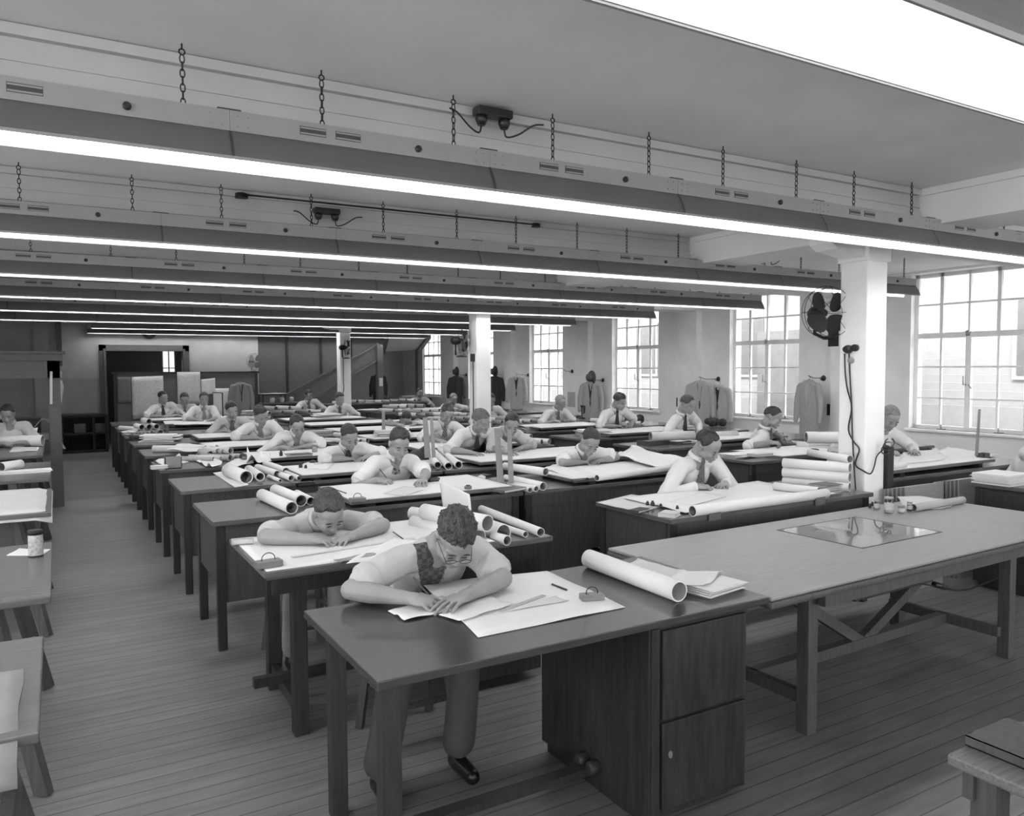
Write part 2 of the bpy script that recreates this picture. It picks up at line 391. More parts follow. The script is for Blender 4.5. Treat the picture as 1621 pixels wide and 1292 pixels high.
# columns
def column(Y, n, cap=True):
    x0, w_ = 5.54, .25
    bm = B(); box(bm, x0, x0+w_, Y, Y+w_, 0, 2.80); 
    o = obj('column', bm, wall_m, bevel=.012)
    c = obj('capital', bx(x0-.018, x0+w_+.018, Y-.018, Y+w_+.018, 2.63, 2.80), wall_m, o, bevel=.008)
    # bracket (haunch) reaching out to the left under the long beam
    pr = [(x0-.42, 2.80), (x0-.40, 2.74), (x0-.33, 2.70), (x0-.24, 2.69), (x0-.02, 2.66), (x0-.02, 2.80)]
    obj('bracket', prism(B(), pr, w_-.04, 1, Y+.02), wall_m, o)
    return o
c1 = column(3.93, 0); setp(c1, 'pale square column nearest the camera, with a coiled flex hanging on it', 'column', 'square columns')
c2 = column(10.57, 1); setp(c2, 'pale square column in the middle of the room behind the two leaning men', 'column', 'square columns')
c3 = column(17.2, 2); setp(c3, 'pale square column farthest back, in front of the stairs', 'column', 'square columns')

# ------------------------------------------------------------------ outside: the neighbouring weatherboard building
oh = thing('weatherboard_house', 'pale weatherboard building seen through the windows', 'building', (0, 0, 0))
wb = mat('toned_down_boards', .27, .8, a=.04); wb2 = mat('fence_grey_boards', .21, .8, a=.06)  # board colours set darker to offset the strong daylight outside
bm = B()
XH = 14.2
for j in range(26):
    z = 1.05+.145*j; M = Matrix.Translation((XH, 0, z)) @ Matrix.Rotation(math.radians(-8), 4, 'Y')
    box(bm, 0, .02, -4, 34, 0, .15, M)
box(bm, XH+.03, XH+.2, -4, 34, 0, 4.8)
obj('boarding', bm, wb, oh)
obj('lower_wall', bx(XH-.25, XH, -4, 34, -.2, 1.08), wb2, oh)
obj('eaves', bx(XH-.5, XH+.3, -4, 34, 3.9, 4.1), mat('eaves_grey', .15, .7), oh)
for y in (6.3, 9.2, 12.6, 16.4, 20.2, 24.5):
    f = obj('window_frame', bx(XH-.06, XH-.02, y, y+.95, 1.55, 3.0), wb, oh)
    obj('pane', bx(XH-.075, XH-.06, y+.08, y+.87, 1.63, 2.92), mat('outside_pane', .11, .35), f)
sh = obj('grey_shed', bx(12.3, 13.4, 9.4, 11.2, 0, 2.5), mat('shed_grey', .17, .8)); sh.name = 'garden_shed'; setp(sh, 'plain grey outbuilding seen through the second window from the right', 'building')
gr = obj('ground', bx(XW+.28, 40, -12, 45, -.3, -.05), mat('concrete_yard', .35, .9, a=.08)); setp(gr, kind='structure')

# ------------------------------------------------------------------ fluorescent fixtures
FL = 1.165
near_tube_m = emit('dimmer_fluorescent_tube', 3.0)
def make_fixture(long_chain=0.):
    L = FL-.001
    root = thing('fluorescent_light', None, 'light')
    # cross-section runs in y; x along the fixture, root at the centre line of the lower lip
    bm = B(); box(bm, 0, L, -.05, .05, .12, .20)
    for x in (.03, .07, L-.07, L-.03):
        for z in (.14, .18): lathe(bm, [(.003, 0), (.003, .003)], 6, Matrix.Translation((x, -.05, z)) @ Matrix.Rotation(PI/2, 4, 'X'), mi=1)
    obj('housing', bm, [steel_m, black_m], root)
    prof = [(-.105, 0), (-.098, .028), (-.083, .062), (-.06, .10), (-.045, .12), (.045, .12), (.06, .10), (.083, .062), (.098, .028), (.105, 0)]
    bm = B(); o_ = [[bm.verts.new((x, y, z)) for y, z in prof] for x in (0, L)]
    i_ = [[bm.verts.new((x, y*.97, z-.003 if abs(y) < .1 else z)) for y, z in prof] for x in (0, L)]
    n = len(prof)
    for k in range(n-1):
        bm.faces.new((o_[0][k], o_[0][k+1], o_[1][k+1], o_[1][k])).material_index = 0
        bm.faces.new((i_[0][k], i_[1][k], i_[1][k+1], i_[0][k+1])).material_index = 1
    for e in (0, 1):
        for k in range(n-1): bm.faces.new((o_[e][k], o_[e][k+1], i_[e][k+1], i_[e][k])).material_index = 0
    for k in (0, n-1): bm.faces.new((o_[0][k], o_[1][k], i_[1][k], i_[0][k]))
    me = bpy.data.meshes.new('reflector'); bm.to_mesh(me); bm.free()
    obj('reflector', me, [steeld_m, refl_m], root)
    obj('lower_lip', box(box(B(), 0, L, -.110, -.104, -.004, .008), 0, L, .104, .110, -.004, .008), steel_m, root)
    for y in (-.045, .045):
        tb = B(); tube(tb, [(.03, y, .052), (L-.03, y, .052)], .018, 10); obj('fluorescent_tube', tb, tube_m, root, smooth=False)
    for x in (.33, .48):
        bm = B(); x0 = x-.055
        box(bm, x0, x0+.11, -.0512, -.049, .146, .180)
        for dz in (0, .022): box(bm, x0+.002, x0+.108, -.0545, -.0505, .148+dz, .154+dz, mi=1)
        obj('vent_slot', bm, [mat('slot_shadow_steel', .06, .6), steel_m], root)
    bm = B(); M = Matrix.Translation((.80, -.05, .155)) @ Matrix.Rotation(PI/2, 4, 'X'); lathe(bm, [(.015, 0), (.015, .012), (.009, .016)], 12, M)
    obj('starter_cap', bm, black_m, root)
    bm = B(); pr2 = [(y*1.03, z+.003) for y, z in prof]
    A2 = [[bm.verts.new((x, y, z)) for y, z in pr2] for x in (-.007, .005)]
    for k in range(n-1): bm.faces.new((A2[0][k], A2[0][k+1], A2[1][k+1], A2[1][k]))
    obj('joint_strap', bm, mat('strap_dark_steel', .06, .5), root)
    bm = B(); box(bm, -.045, .045, -.045, .045, .20, .207); obj('joint_plate', bm, black_m, root)
    for x in (FL*.33, FL*.86):     # chains: links alternate
        bm = B(); z = .20; k = 0
        while z < .385+long_chain:
            pts = []
            for a in range(13):
                t = 2*PI*a/12; u = .0085*math.cos(t); v_ = .017*math.sin(t)
                pts.append((x+(u if k % 2 == 0 else 0), (0 if k % 2 == 0 else u), z+.017+v_))
            tube(bm, pts, .0026, 5, cap=False); z += .0275; k += 1
        z += .005
        tube(bm, [(x+.011*math.cos(2*PI*a/12), 0, z+.011+.011*math.sin(2*PI*a/12)) for a in range(13)], .003, 5, cap=False)
        tube(bm, [(x, 0, z+.02), (x, 0, .44+long_chain)], .0035, 5)
        obj('chain', bm, iron_m, root, smooth=True)
    return root
rows = [(-1, -1, 4), (0, -3, 7), (1, -3, 7), (2, -3, 7), (3, -3, 7), (4, -3, 7), (5, -3, 7), (6, 0, 7), (7, 0, 7)]
RW = ['row over the camera', 'nearest full row', 'second row back', 'third row back', 'fourth row back', 'fifth row back', 'sixth row back', 'seventh row back', 'farthest row']
LY0, LZ = 3.305, 2.62
NUM = ['first', 'second', 'third', 'fourth', 'fifth', 'sixth', 'seventh', 'eighth', 'ninth', 'tenth']
fixN = make_fixture(.32); fix0 = make_fixture()
for c_ in fixN.children:      # this row's tubes are turned down
    if c_.name.startswith('fluorescent_tube'): c_.data = c_.data.copy(); c_.data.materials[0] = near_tube_m; used = False; usedN = False
for ri, (r, a, b) in enumerate(rows):
    for j in range(a, b):
        if r < 0: o = fixN if not usedN else copytree(fixN); usedN = True
        else: o = fix0 if not used else copytree(fix0); used = True
        o.location = (.62+FL*j, LY0+2.333*r, LZ) if r >= 0 else (.62+FL*j, .775, 2.30)
        setp(o, 'grey fluorescent fixture on chains, %s from left in the %s' % (NUM[j-a], RW[ri]), 'light', 'fluorescent fixtures, '+RW[ri])
# ceiling sockets, conduit, flexes
def flex(bm, pts, r=.005, n=24):
    P = [Vector(p) for p in pts]; out = []
    for i in range(len(P)-1):
        p0 = P[max(i-1, 0)]; p1 = P[i]; p2 = P[i+1]; p3 = P[min(i+2, len(P)-1)]
        for t in [q/6 for q in range(6)]:
            out.append(.5*((2*p1)+(p2-p0)*t+(2*p0-5*p1+4*p2-p3)*t*t+(3*p1-p0-3*p2+p3)*t**3))
    out.append(P[-1]); return tube(bm, out, r, 6)
def socket(xy, Y, w_, pts, label):
    p = AY(xy[0], xy[1], Y)
    t = thing('ceiling_socket', label, 'socket', (p.x, Y, 0), group='socket blocks on the beams')
    b = B(); box(b, -w_/2, w_/2, -.10, -.03, p.z-.02, p.z+.02); obj('socket_plate', b, black_m, t, bevel=.006)
    for s in (-1, 1):
        b = B(); lathe(b, [(.028, 0), (.03, .02), (.018, .045)], 14, Matrix.Translation((s*w_*.33, -.065, p.z-.02)) @ Matrix.Rotation(PI, 4, 'X')); obj('socket_cup', b, black_m, t)
        b = B(); flex(b, [(s*w_*.33, -.065, p.z-.06), (s*w_*.40, -.065, p.z-.10), (s*w_*.7, -.08, p.z-.085), (s*w_*1.1, -.10, p.z-.035), (s*w_*1.35, -.12, p.z-.03)], .0045); obj('flex', b, black_m, t)
socket((770, 186), 3.42, .19, None, 'black double socket block on the nearest beam, its flexes running to the chains')
socket((513, 337), 5.79, .19, None, 'black double socket block on the second beam, above the second row of lights')
socket((1207, 404), 5.79, .17, None, 'black socket block on the second beam near the column')
b = B(); p = AY(382, 303, 5.76); q = AY(848, 354, 5.76)
tube(b, [(p.x, p.y, 3.03), (q.x, q.y, 3.03)], .009, 8); lathe(b, [(.045, 0), (.045, .03), (.03, .035)], 14, Matrix.Translation((p.x, p.y, 3.005))); lathe(b, [(.04, 0), (.04, .03)], 14, Matrix.Translation((q.x, q.y, 3.01)))
setp(obj('ceiling_conduit', b, iron_m), 'thin dark conduit with round boxes along the second beam', 'conduit')
# ------------------------------------------------------------------ desks
DZ = .84
def part_legs(root, L, D, ins=.05, s=.055, h=.81, m=leg_m, which=None):
    for k, (x, y) in enumerate(((ins, ins), (ins, D-ins), (L-ins, ins), (L-ins, D-ins))):
        if which and k not in which: continue
        obj('leg', bx(x-s/2, x+s/2, y-s/2, y+s/2, 0, h), m, root, bevel=.003)
def pedestal(root, x0, x1, D, m=side_m, zb=.06):
    o = obj('pedestal', bx(x0, x1, .07, D-.06, zb, .808), m, root, bevel=.004)
    return o
def face_panels(par, x0, x1, y, z0, z1, m):
    bm = B(); zm = (z0+z1)*.52
    for a, b in ((z0+.02, zm-.01), (zm+.01, z1-.02)):
        box(bm, x0+.03, x1-.03, y-.012, y+.005, a, b)
    return bm
def make_desk(L=2.30, D=.83, ped='R', front=True):
    r = thing('desk', None, 'desk')
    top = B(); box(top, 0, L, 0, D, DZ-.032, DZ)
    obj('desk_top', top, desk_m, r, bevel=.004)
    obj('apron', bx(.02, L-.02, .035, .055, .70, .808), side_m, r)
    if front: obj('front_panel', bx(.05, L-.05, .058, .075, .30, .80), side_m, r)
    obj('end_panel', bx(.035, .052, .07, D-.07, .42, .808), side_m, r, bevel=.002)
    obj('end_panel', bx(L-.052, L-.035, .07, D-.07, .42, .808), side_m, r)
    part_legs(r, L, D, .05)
    px = (L-.66, L-.08) if ped == 'R' else (.08, .66)
    p = pedestal(r, px[0], px[1], D)
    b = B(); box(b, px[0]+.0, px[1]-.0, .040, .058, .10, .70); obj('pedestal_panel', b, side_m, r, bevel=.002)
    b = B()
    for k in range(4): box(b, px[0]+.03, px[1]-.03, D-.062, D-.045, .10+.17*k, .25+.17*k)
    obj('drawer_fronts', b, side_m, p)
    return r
PITCH = 1.46
def YF(k): return 2.235+PITCH*k       # front edge of row k
def YK(k): return YF(k)+.83
RN = ['nearest', 'second', 'third', 'fourth', 'fifth', 'sixth', 'seventh', 'eighth', 'ninth', 'tenth', 'eleventh', 'twelfth', 'thirteenth']
# row 0: plain table with a dark cupboard at its right end
t = thing('table', 'polished dark table nearest the camera with a black cupboard under its right end', 'table', (.82, YF(0), 0))
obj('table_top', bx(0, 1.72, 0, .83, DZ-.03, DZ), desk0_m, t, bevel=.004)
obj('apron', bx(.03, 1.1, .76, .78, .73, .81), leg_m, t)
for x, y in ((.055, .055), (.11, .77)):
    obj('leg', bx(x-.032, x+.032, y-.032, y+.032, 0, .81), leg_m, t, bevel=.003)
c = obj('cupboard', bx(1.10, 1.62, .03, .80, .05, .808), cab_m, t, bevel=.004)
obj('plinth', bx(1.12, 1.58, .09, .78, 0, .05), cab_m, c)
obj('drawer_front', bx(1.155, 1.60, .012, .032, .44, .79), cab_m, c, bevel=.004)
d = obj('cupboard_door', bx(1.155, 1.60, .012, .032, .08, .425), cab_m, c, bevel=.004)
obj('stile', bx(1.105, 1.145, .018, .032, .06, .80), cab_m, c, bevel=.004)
b = B(); lathe(b, [(.009, 0), (.009, .006)], 12, Matrix.Translation((1.19, .012, .30)) @ Matrix.Rotation(PI/2, 4, 'X') @ Matrix.Scale(1.6, 4, (0, 1, 0)))
obj('escutcheon', b, brass_m, c)
b = B(); beam(b, (.16, .40, .10), (1.10, .40, .10), .06, .03)
for y in (.36, .44): lathe(b, [(.02, -.03), (.03, -.02), (.03, .02), (.02, .03)], 12, Matrix.Translation((1.08, y, .12)) @ Matrix.Rotation(PI/2, 4, 'Y'))
obj('foot_rail', b, leg_m, t)
# row 1: work table with thick edge and low rails, pedestal at the right
t = thing('table', 'second work table from the camera, covered by a drawing board, with low side rails', 'table', (.82, YF(1), 0))
obj('table_top', bx(0, 1.60, 0, .83, DZ-.03, DZ), desk_m, t, bevel=.004)
obj('apron', bx(.04, 1.5, .06, .09, .72, .81), leg_m, t)
for x, y in ((.17, .10), (.19, .73)): obj('leg', bx(x-.035, x+.035, y-.035, y+.035, 0, .81), leg_m, t, bevel=.003)
b = B(); beam(b, (.17, .10, .12), (.19, .73, .12), .04, .06); obj('side_rail', b, leg_m, t)
b = B(); beam(b, (.02, .45, .16), (1.02, .45, .16), .045, .05); obj('foot_rail', b, leg_m, t)
pedestal(t, 1.02, 1.56, .83, leg_m)
# bank A rows 2..8, bank B rows 1..8, bank C
dA = make_desk(2.28, ped='R'); used = False
AL = {2: 'bare left end, white rolls', 3: 'with fat hollow rolls', 4: 'holding the heap of dark-mouthed rolls',
      5: 'one long pale roll at left', 6: 'with long dark instrument case', 7: 'with bundle of stacked rolls', 8: 'flat drawings at left end', 9: 'shared by two men'}
for k in range(2, 10):
    o = dA if not used else copytree(dA); used = True
    o.location = (.82, YF(k), 0)
    setp(o, 'dark desk by the aisle, %s row from the camera, %s' % (RN[k], AL[k]), 'desk', 'desks along the aisle')
dB = make_desk(2.20, ped='L'); used = False
for k in range(2, 9):
    o = dB if not used else copytree(dB); used = True
    o.location = (3.12, YF(k), 0)
    setp(o, 'dark desk of the middle bank before the columns, %s row from the camera' % RN[k], 'desk', 'desks in the middle bank')
o = make_desk(2.02, .80, ped='L'); o.location = (3.31, 3.70, 0)
setp(o, 'desk behind the big pale table, covered by a rolled-edge drawing and a heap of papers', 'desk')
for ch in o.children:
    if ch.name.startswith('front_panel'): pass
dC = make_desk(2.45, ped='L'); used = False; dC2 = make_desk(3.10, ped='L')
CN = ['with the upright ruler', 'under the man in profile', 'with the two wooden boxes', 'with rolls heaped by the window', 'under the dark-tie man near the third window', 'with the heap of round-ended rolls', 'beyond the middle column', 'near the fifth window', 'near the back bay']
for k in range(0, 9):
    o = dC if k == 0 else dC2 if k == 1 else copytree(dC2)
    o.location = (6.02, 4.07+PITCH*k, 0)
    setp(o, 'dark desk in the window bank, %s row, %s' % (RN[k], CN[k]), 'desk', 'desks in the window bank')
# bank D rows further back right of left bank (desks at the very back)
for x, nm in ((3.05, 'back-row desk in front of the dark boarding'), (5.98, 'back-row desk in front of the stair post')):
    o = copytree(dB); o.location = (x, YF(10)-(.2 if x < 4 else 0), 0); setp(o, 'long dark ' + nm, 'desk')
# drawing boards on desks ------------------------------------------------------
def dboard(x0, x1, yf, D, z0=DZ, lift=.012, tilt=.0, lab='', paper=paper_m, name='drawing_board', raise_=.05, skew=0.):
    t = thing(name, lab, 'drawing board', ((x0+x1)/2, yf, z0))
    w_ = x1-x0; a = math.atan2(tilt, D)
    M = Matrix.Translation((0, 0, raise_)) @ Matrix.Rotation(a, 4, 'X')
    obj('board', box(B(), -w_/2, w_/2, 0, D, -.025, 0, M), edge_m, t, bevel=.002)
    for s in (-1, 1): obj('batten', bx(s*w_*.38-.03, s*w_*.38+.03, .03, D-.03, 0, raise_-.025), leg_m, t)
    # sheet with slight curl
    bm = B(); nx, ny = 24, 10; g = []
    for i in range(nx+1):
        r_ = []
        for j in range(ny+1):
            x = -w_/2+.015+(w_-.03)*i/nx; y = .02+(D-.04)*j/ny
            z = .0022+.0025*max(0, noise.noise(Vector((x*3+x0, y*4, yf))))
            r_.append(bm.verts.new(M @ Vector((x+skew*(y-D/2), y, z))))
        g.append(r_)
    for i in range(nx):
        for j in range(ny): bm.faces.new((g[i][j], g[i+1][j], g[i+1][j+1], g[i][j+1]))
    s = obj('drawing_sheet', bm, paper, t, smooth=True)
    so_ = s.modifiers.new('th', 'SOLIDIFY'); so_.thickness = .0012; so_.offset = -1
    return t
RB = .05
dboard(.79, 2.02, YF(1)-.085, .83, lab='drawing board with white sheet on the second table, under the low-bent man', raise_=.03)
dboard(1.72, 3.02, YF(2)-.01, .80, lab='drawing board with white sheet under the young man with the spotted tie', raise_=RB)
dboard(3.60, 5.28, YF(2)+.02, .78, lab='drawing board with white sheets under the man resting his face on his hand', raise_=RB)
dboard(1.78, 3.0, YF(3)+.01, .78, lab='drawing board littered with instruments under the man with the long black tie', raise_=RB)
dboard(3.50, 5.2, YF(3)+.01, .80, lab='large drawing board with white sheet under the two men leaning together', raise_=RB)
dboard(1.72, 2.95, YF(4)+.01, .78, lab='drawing board in the fifth row under the man with the patterned tie', raise_=RB)
dboard(3.5, 5.0, YF(4)+.01, .78, lab='drawing board under the man with the striped tie beside the upright set squares', raise_=RB)
dboard(1.5, 3.0, YF(5)+.01, .78, lab='drawing board in the sixth row, a long pale roll at its left', raise_=RB)
dboard(3.5, 5.0, YF(5)+.01, .78, lab='drawing board in the middle bank, sixth row, heaped with folded sheets', raise_=RB)
dboard(1.6, 2.95, YF(6)+.01, .78, lab='drawing board in the seventh row, wooden block at its left corner', raise_=RB)
dboard(3.5, 5.0, YF(6)+.01, .78, lab='drawing board under the man in the dark shirt', raise_=RB)
dboard(3.5, 5.0, YF(7)+.01, .78, lab='drawing board under the fair-haired man beside the farthest column', raise_=RB)
dboard(1.75, 2.95, YF(8)+.01, .78, lab='drawing board in the ninth row under the upright man with pale tie', raise_=RB)
dboard(1.40, 2.95, YF(9)+.01, .78, lab='drawing board in the farthest aisle row, shared by two men', raise_=RB)
dboard(3.5, 5.0, YF(8)+.01, .78, lab='drawing board in the farthest row of the middle bank', raise_=RB)
dboard(6.5, 8.2, 4.07+PITCH+.03, .75, lab='drawing board under the man in profile', raise_=.02)
dboard(6.15, 7.75, 4.10, .74, lab='thick drawing board on the desk with the upright ruler', raise_=.06)
dboard(6.98, 8.3, 4.07+PITCH*2+.03, .75, lab='drawing board under the man in front of the grey jackets', raise_=.05)
dboard(6.5, 8.0, 4.07+PITCH*3+.03, .75, lab='drawing board under the bent dark-tie man by the third window', raise_=.05)
dboard(6.3, 7.6, 4.07+PITCH*4+.03, .75, lab='drawing board under the balding man with glasses', raise_=.05)

# ------------------------------------------------------------------ big pale table
t = thing('trestle_table', 'large pale-topped table with rounded edge, glass set into its top and braced trestle legs', 'table', (2.64, 2.31, 0), math.radians(1.3))
LTZ = .80; L_, D_ = 3.06, 1.13
b = B(); box(b, 0, L_, 0, D_, LTZ-.018, LTZ); obj('table_top', b, ltab_m, t, bevel=.008)
obj('edge_moulding', bx(-.006, L_+.006, -.006, D_+.006, LTZ-.055, LTZ-.017), ltleg_m, t, bevel=.014)
for y in (.10, D_-.14): obj('top_rail', bx(.50, L_-.4, y, y+.04, LTZ-.15, LTZ-.05), ltleg_m, t)
for (x, y) in ((.50, .20), (.50, D_-.22), (2.38, .20), (2.38, D_-.22)): obj('leg', bx(x-.035, x+.035, y-.035, y+.035, 0, LTZ-.07), ltleg_m, t, bevel=.004)
for x in (.50, 2.30): obj('cross_rail', bx(x-.02, x+.02, .20, D_-.22, .14, .20), ltleg_m, t)
obj('long_rail', bx(.50, 2.30, D_/2-.05, D_/2+.01, .14, .20), ltleg_m, t)
for (xa, xb) in ((1.45, 2.55), (1.42, .50)):
    b = B(); beam(b, (xa, D_/2-.02, .18), (xb, D_/2-.02, LTZ-.08), .045, .06); obj('diagonal_brace', b, ltleg_m, t)
b = B(); box(b, 1.16, 1.93, .36, .93, LTZ-.001, LTZ+.0015)
g = mat('glass_over_dark_well', .05, .03, spec=.9, a=.05); obj('glass_inset', b, mat('set_in_glass', .19, .008, spec=.6, a=.05), t)
b = B()
for q in ((1.155, 1.165, .355, .935), (1.925, 1.935, .355, .935), (1.155, 1.935, .355, .363), (1.155, 1.935, .927, .935)): box(b, q[0], q[1], q[2], q[3], LTZ-.001, LTZ+.002)
obj('glass_rim', b, leg_m, t)
b = B(); box(b, 1.02, 1.75, .30, .95, .54, .70); obj('lamp_box', b, leg_m, t)
b = B(); flex(b, [AZ(1420, 915, .62), AZ(1478, 928, .45), AZ(1520, 935, .30), AZ(1556, 925, .2), AZ(1620, 900, .1)], .006)
tube(b, [AZ(1478, 925, .46), AZ(1497, 930, .43)], .018, 8)
setp(obj('power_cord', b, black_m), 'black flex with inline plug hanging beneath the big pale table', 'cord')
# ------------------------------------------------------------------ right foreground & background furniture
t = thing('bench', 'worn wooden table corner at the lower right of the picture', 'table', (2.15, .35, 0))
obj('table_top', bx(0, 1.5, 0, .90, .665, .70), mat('scuffed_table_wood', .13, .5, 'grain', a=.3), t, bevel=.008)
obj('apron', bx(.03, 1.45, .84, .87, .58, .665), ltleg_m, t)
for x, y in ((.08, .82), (1.42, .82), (.08, .08), (1.42, .08)): obj('leg', bx(x-.035, x+.035, y-.035, y+.035, 0, .665), ltleg_m, t)
t = thing('cabinet', 'dark low cabinet at the right edge with a stack of papers on top', 'cabinet', (6.42, 2.60, 0))
obj('body', bx(0, 1.0, 0, .95, .05, .82), cab_m, t); obj('cabinet_top', bx(-.02, 1.02, -.02, .97, .82, .85), desk_m, t, bevel=.004)
b = B(); [box(b, -.012, .0, .05, .90, .10+.18*k, .26+.18*k) for k in range(4)]; obj('drawer_front', b, leg_m, t); obj('plinth', bx(.03, .97, .03, .92, 0, .05), cab_m, t)
# racks of boards standing under the window desk
for i, (xa, xb, ya, n) in enumerate(((1436, 1496, 772, 6), (1521, 1580, 760, 7))):
    A = AY(xa, ya, 3.72); Bq = AY(xb, ya-6, 3.72)
    for j in range(n):
        yy = 3.72+.028*j
        o = obj('plywood_panel', box(B(), 0, Bq.x-A.x, 0, .012, 0, A.z-.006*j, Matrix.Rotation(math.radians(-1.0), 4, 'X')), wood_l, None, loc=(A.x-.012*j, yy, 0))
        setp(o, 'pale board standing on edge before the window desk, %s of the %s batch' % (RN[j], ['left', 'right'][i]), 'board', 'boards standing on edge')
# left trestle tables --------------------------------------------------------
def trestle(x1, y0, y1, lab, m=desk_m, z=.84, L=1.9):
    t = thing('trestle_table', lab, 'table', (x1-L, y0, 0), 0, 'trestle tables left of the aisle')
    D = y1-y0
    obj('table_top', bx(0, L, 0, D, z-.03, z), m, t, bevel=.005)
    for x in (.22, L-.22):
        for s, yb, yt in ((0, -.03, .12), (1, D+.03, D-.12)):
            b = B(); sx_ = .17 if x > L/2 else -.17
            beam(b, (x+sx_, yb, 0.0), (x, yt, z-.03), .035, .07); obj('leg', b, ltleg_m, t)
        obj('trestle_rail', bx(x-.02, x+.02, .10, D-.10, z-.10, z-.03), ltleg_m, t)
        obj('lower_rail', bx(x+(.10 if x > L/2 else -.10)-.02, x+(.10 if x > L/2 else -.10)+.02, .03, D-.03, .28, .33), ltleg_m, t)
    return t
trestle(-.07, 2.385, 3.27, 'nearest table left of the aisle, with ragged white paper hanging over its near end')
trestle(-.05, 3.82, 5.05, 'table left of the aisle with a small tin on it')
trestle(-.06, 6.12, 7.35, 'table left of the aisle covered by a pale cloth')
trestle(-.08, 8.05, 9.55, 'table left of the aisle with a folded white cloth and papers on its worn top')
trestle(-.16, 10.3, 11.6, 'table left of the aisle with a big flat roll of white paper', z=.84)
trestle(-.12, 12.4, 13.8, 'farthest table left of the aisle with a bulging sheet of paper', z=.86)
# pale cloth with turned-down rounded near edge
def cloth(x0, x1, y0, y1, z, lab, m, drop=.06):
    bm = B(); g = []; nx, ny = 20, 20
    for i in range(nx+1):
        r_ = []
        for j in range(ny+1):
            u = i/nx; v = j/ny; x = x0+(x1-x0)*u; y = y0+(y1-y0)*v; zz = z+.006+.004*noise.noise(Vector((x*4, y*4, 0)))
            e = max(0, (y0+.05-y))/.05; e2 = max(0, x-(x1-.03))/.03
            zz -= drop*e*e+.03*e2*e2
            if e > 0: y = y0-.012+.0*e
            if e2 > 0: x = x1+.004
            r_.append(bm.verts.new((x, y, zz)))
        g.append(r_)
    for i in range(nx):
        for j in range(ny): bm.faces.new((g[i][j], g[i+1][j], g[i+1][j+1], g[i][j+1]))
    o = obj('cloth', bm, m, None, smooth=True); s = o.modifiers.new('t', 'SOLIDIFY'); s.thickness = .006; s.offset = 1
    setp(o, lab, 'cloth'); return o
cloth(-1.9, -.06, 6.13, 7.3, .846, 'pale cloth spread over a whole table left of the aisle', paper2_m)
# wooden frame standing left, with a moulded lintel
t = thing('doorway_partition', 'dark wooden frame with moulded lintel, at the left of the room', 'frame', (0, 0, 0))
p1 = AY(84, 640, 11.9); p2 = p1.x
obj('post', bx(p2-.05, p2+.09, 11.85, 11.97, 0, 2.0), panel_m, t)
obj('post', bx(-2.3, -2.18, 11.85, 11.97, 0, 2.0), panel_m, t)
b = B(); box(b, -2.4, p2+.12, 11.82, 12.0, 1.93, 2.02); box(b, -2.4, p2+.09, 11.85, 11.97, 1.70, 1.93); box(b, -2.45, p2+.16, 11.78, 12.04, 2.02, 2.05)
obj('lintel', b, panel_m, t)
def strip(pts, w_, lab, m=paper2_m, axis='x'):
    bm = B(); P = [Vector(p) for p in pts]; a = [bm.verts.new(p-Vector((w_/2, 0, 0))) for p in P]; c = [bm.verts.new(p+Vector((w_/2, 0, 0))) for p in P]
    for i in range(len(P)-1): bm.faces.new((a[i], c[i], c[i+1], a[i+1]))
    o = obj('paper_strip', bm, m); s = o.modifiers.new('t', 'SOLIDIFY'); s.thickness = .003; setp(o, lab, 'paper', 'paper strips on the wooden frame'); return o
strip([AY(81, y, 11.80) for y in (588, 605, 622, 640)], .03, 'narrow white paper strip hanging inside the wooden frame')
strip([AY(*q, 12.02) for q in ((94, 588), (94, 598))], .06, 'short curled paper scrap high on the outside of the wooden frame')
strip([AY(*q, 12.02) for q in ((94, 602), (97, 613), (95, 624), (94, 637))], .06, 'broad white paper strip bulging from the outside of the wooden frame')
strip([AY(*q, 12.02) for q in ((92, 653), (94, 662), (95, 672))], .035, 'pointed white paper strip on the outside of the wooden frame')
strip([AY(*q, 12.02) for q in ((92, 685), (94, 695), (98, 704), (103, 711))], .03, 'long curling white paper strip low on the wooden frame')
# dark shelves against the back wall
t = thing('shelf_unit', 'low dark shelf unit against the back wall left of the screen', 'shelf', (0, 19.35, 0))
a = AY(96, 660, 19.35).x; b_ = AY(170, 660, 19.35).x
b = B(); box(b, a, b_, 0, .6, 0, .06); box(b, a, b_, 0, .6, .78, .84); box(b, a, b_, 0, .6, .40, .44); box(b, a, b_, .55, .6, 0, .8)
for x in (a, (a+b_)/2+.15, b_-.05): box(b, x, x+.05, 0, .6, 0, .8)
obj('carcass', b, cab_m, t)
for i, x in enumerate((a+.25, a+.65)): setp(obj('carton', bx(x, x+.22, .1, .4, .44, .63), mat('carton_grey', .11, .8), None, loc=(0, 19.35, 0)), ['grey box on the dark back shelf, left one', 'grey box on the dark back shelf, right one'][i], 'box')
t = thing('filing_cabinet', 'dark drawer cabinet seen through the wooden frame at far left', 'cabinet', (-1.5, 14.9, 0))
obj('body', bx(0, 1.25, 0, .5, 0, 1.02), cab_m, t)
for k in range(3):
    d = obj('drawer', bx(.04, 1.21, -.02, 0, .06+.31*k, .34+.31*k), leg_m, t); b = B()
    for x in (.3, .9): lathe(b, [(.018, 0), (.018, .02)], 10, Matrix.Translation((x, -.02, .2+.31*k)) @ Matrix.Rotation(PI/2, 4, 'X'))
    obj('knob', b, brass_m, d)
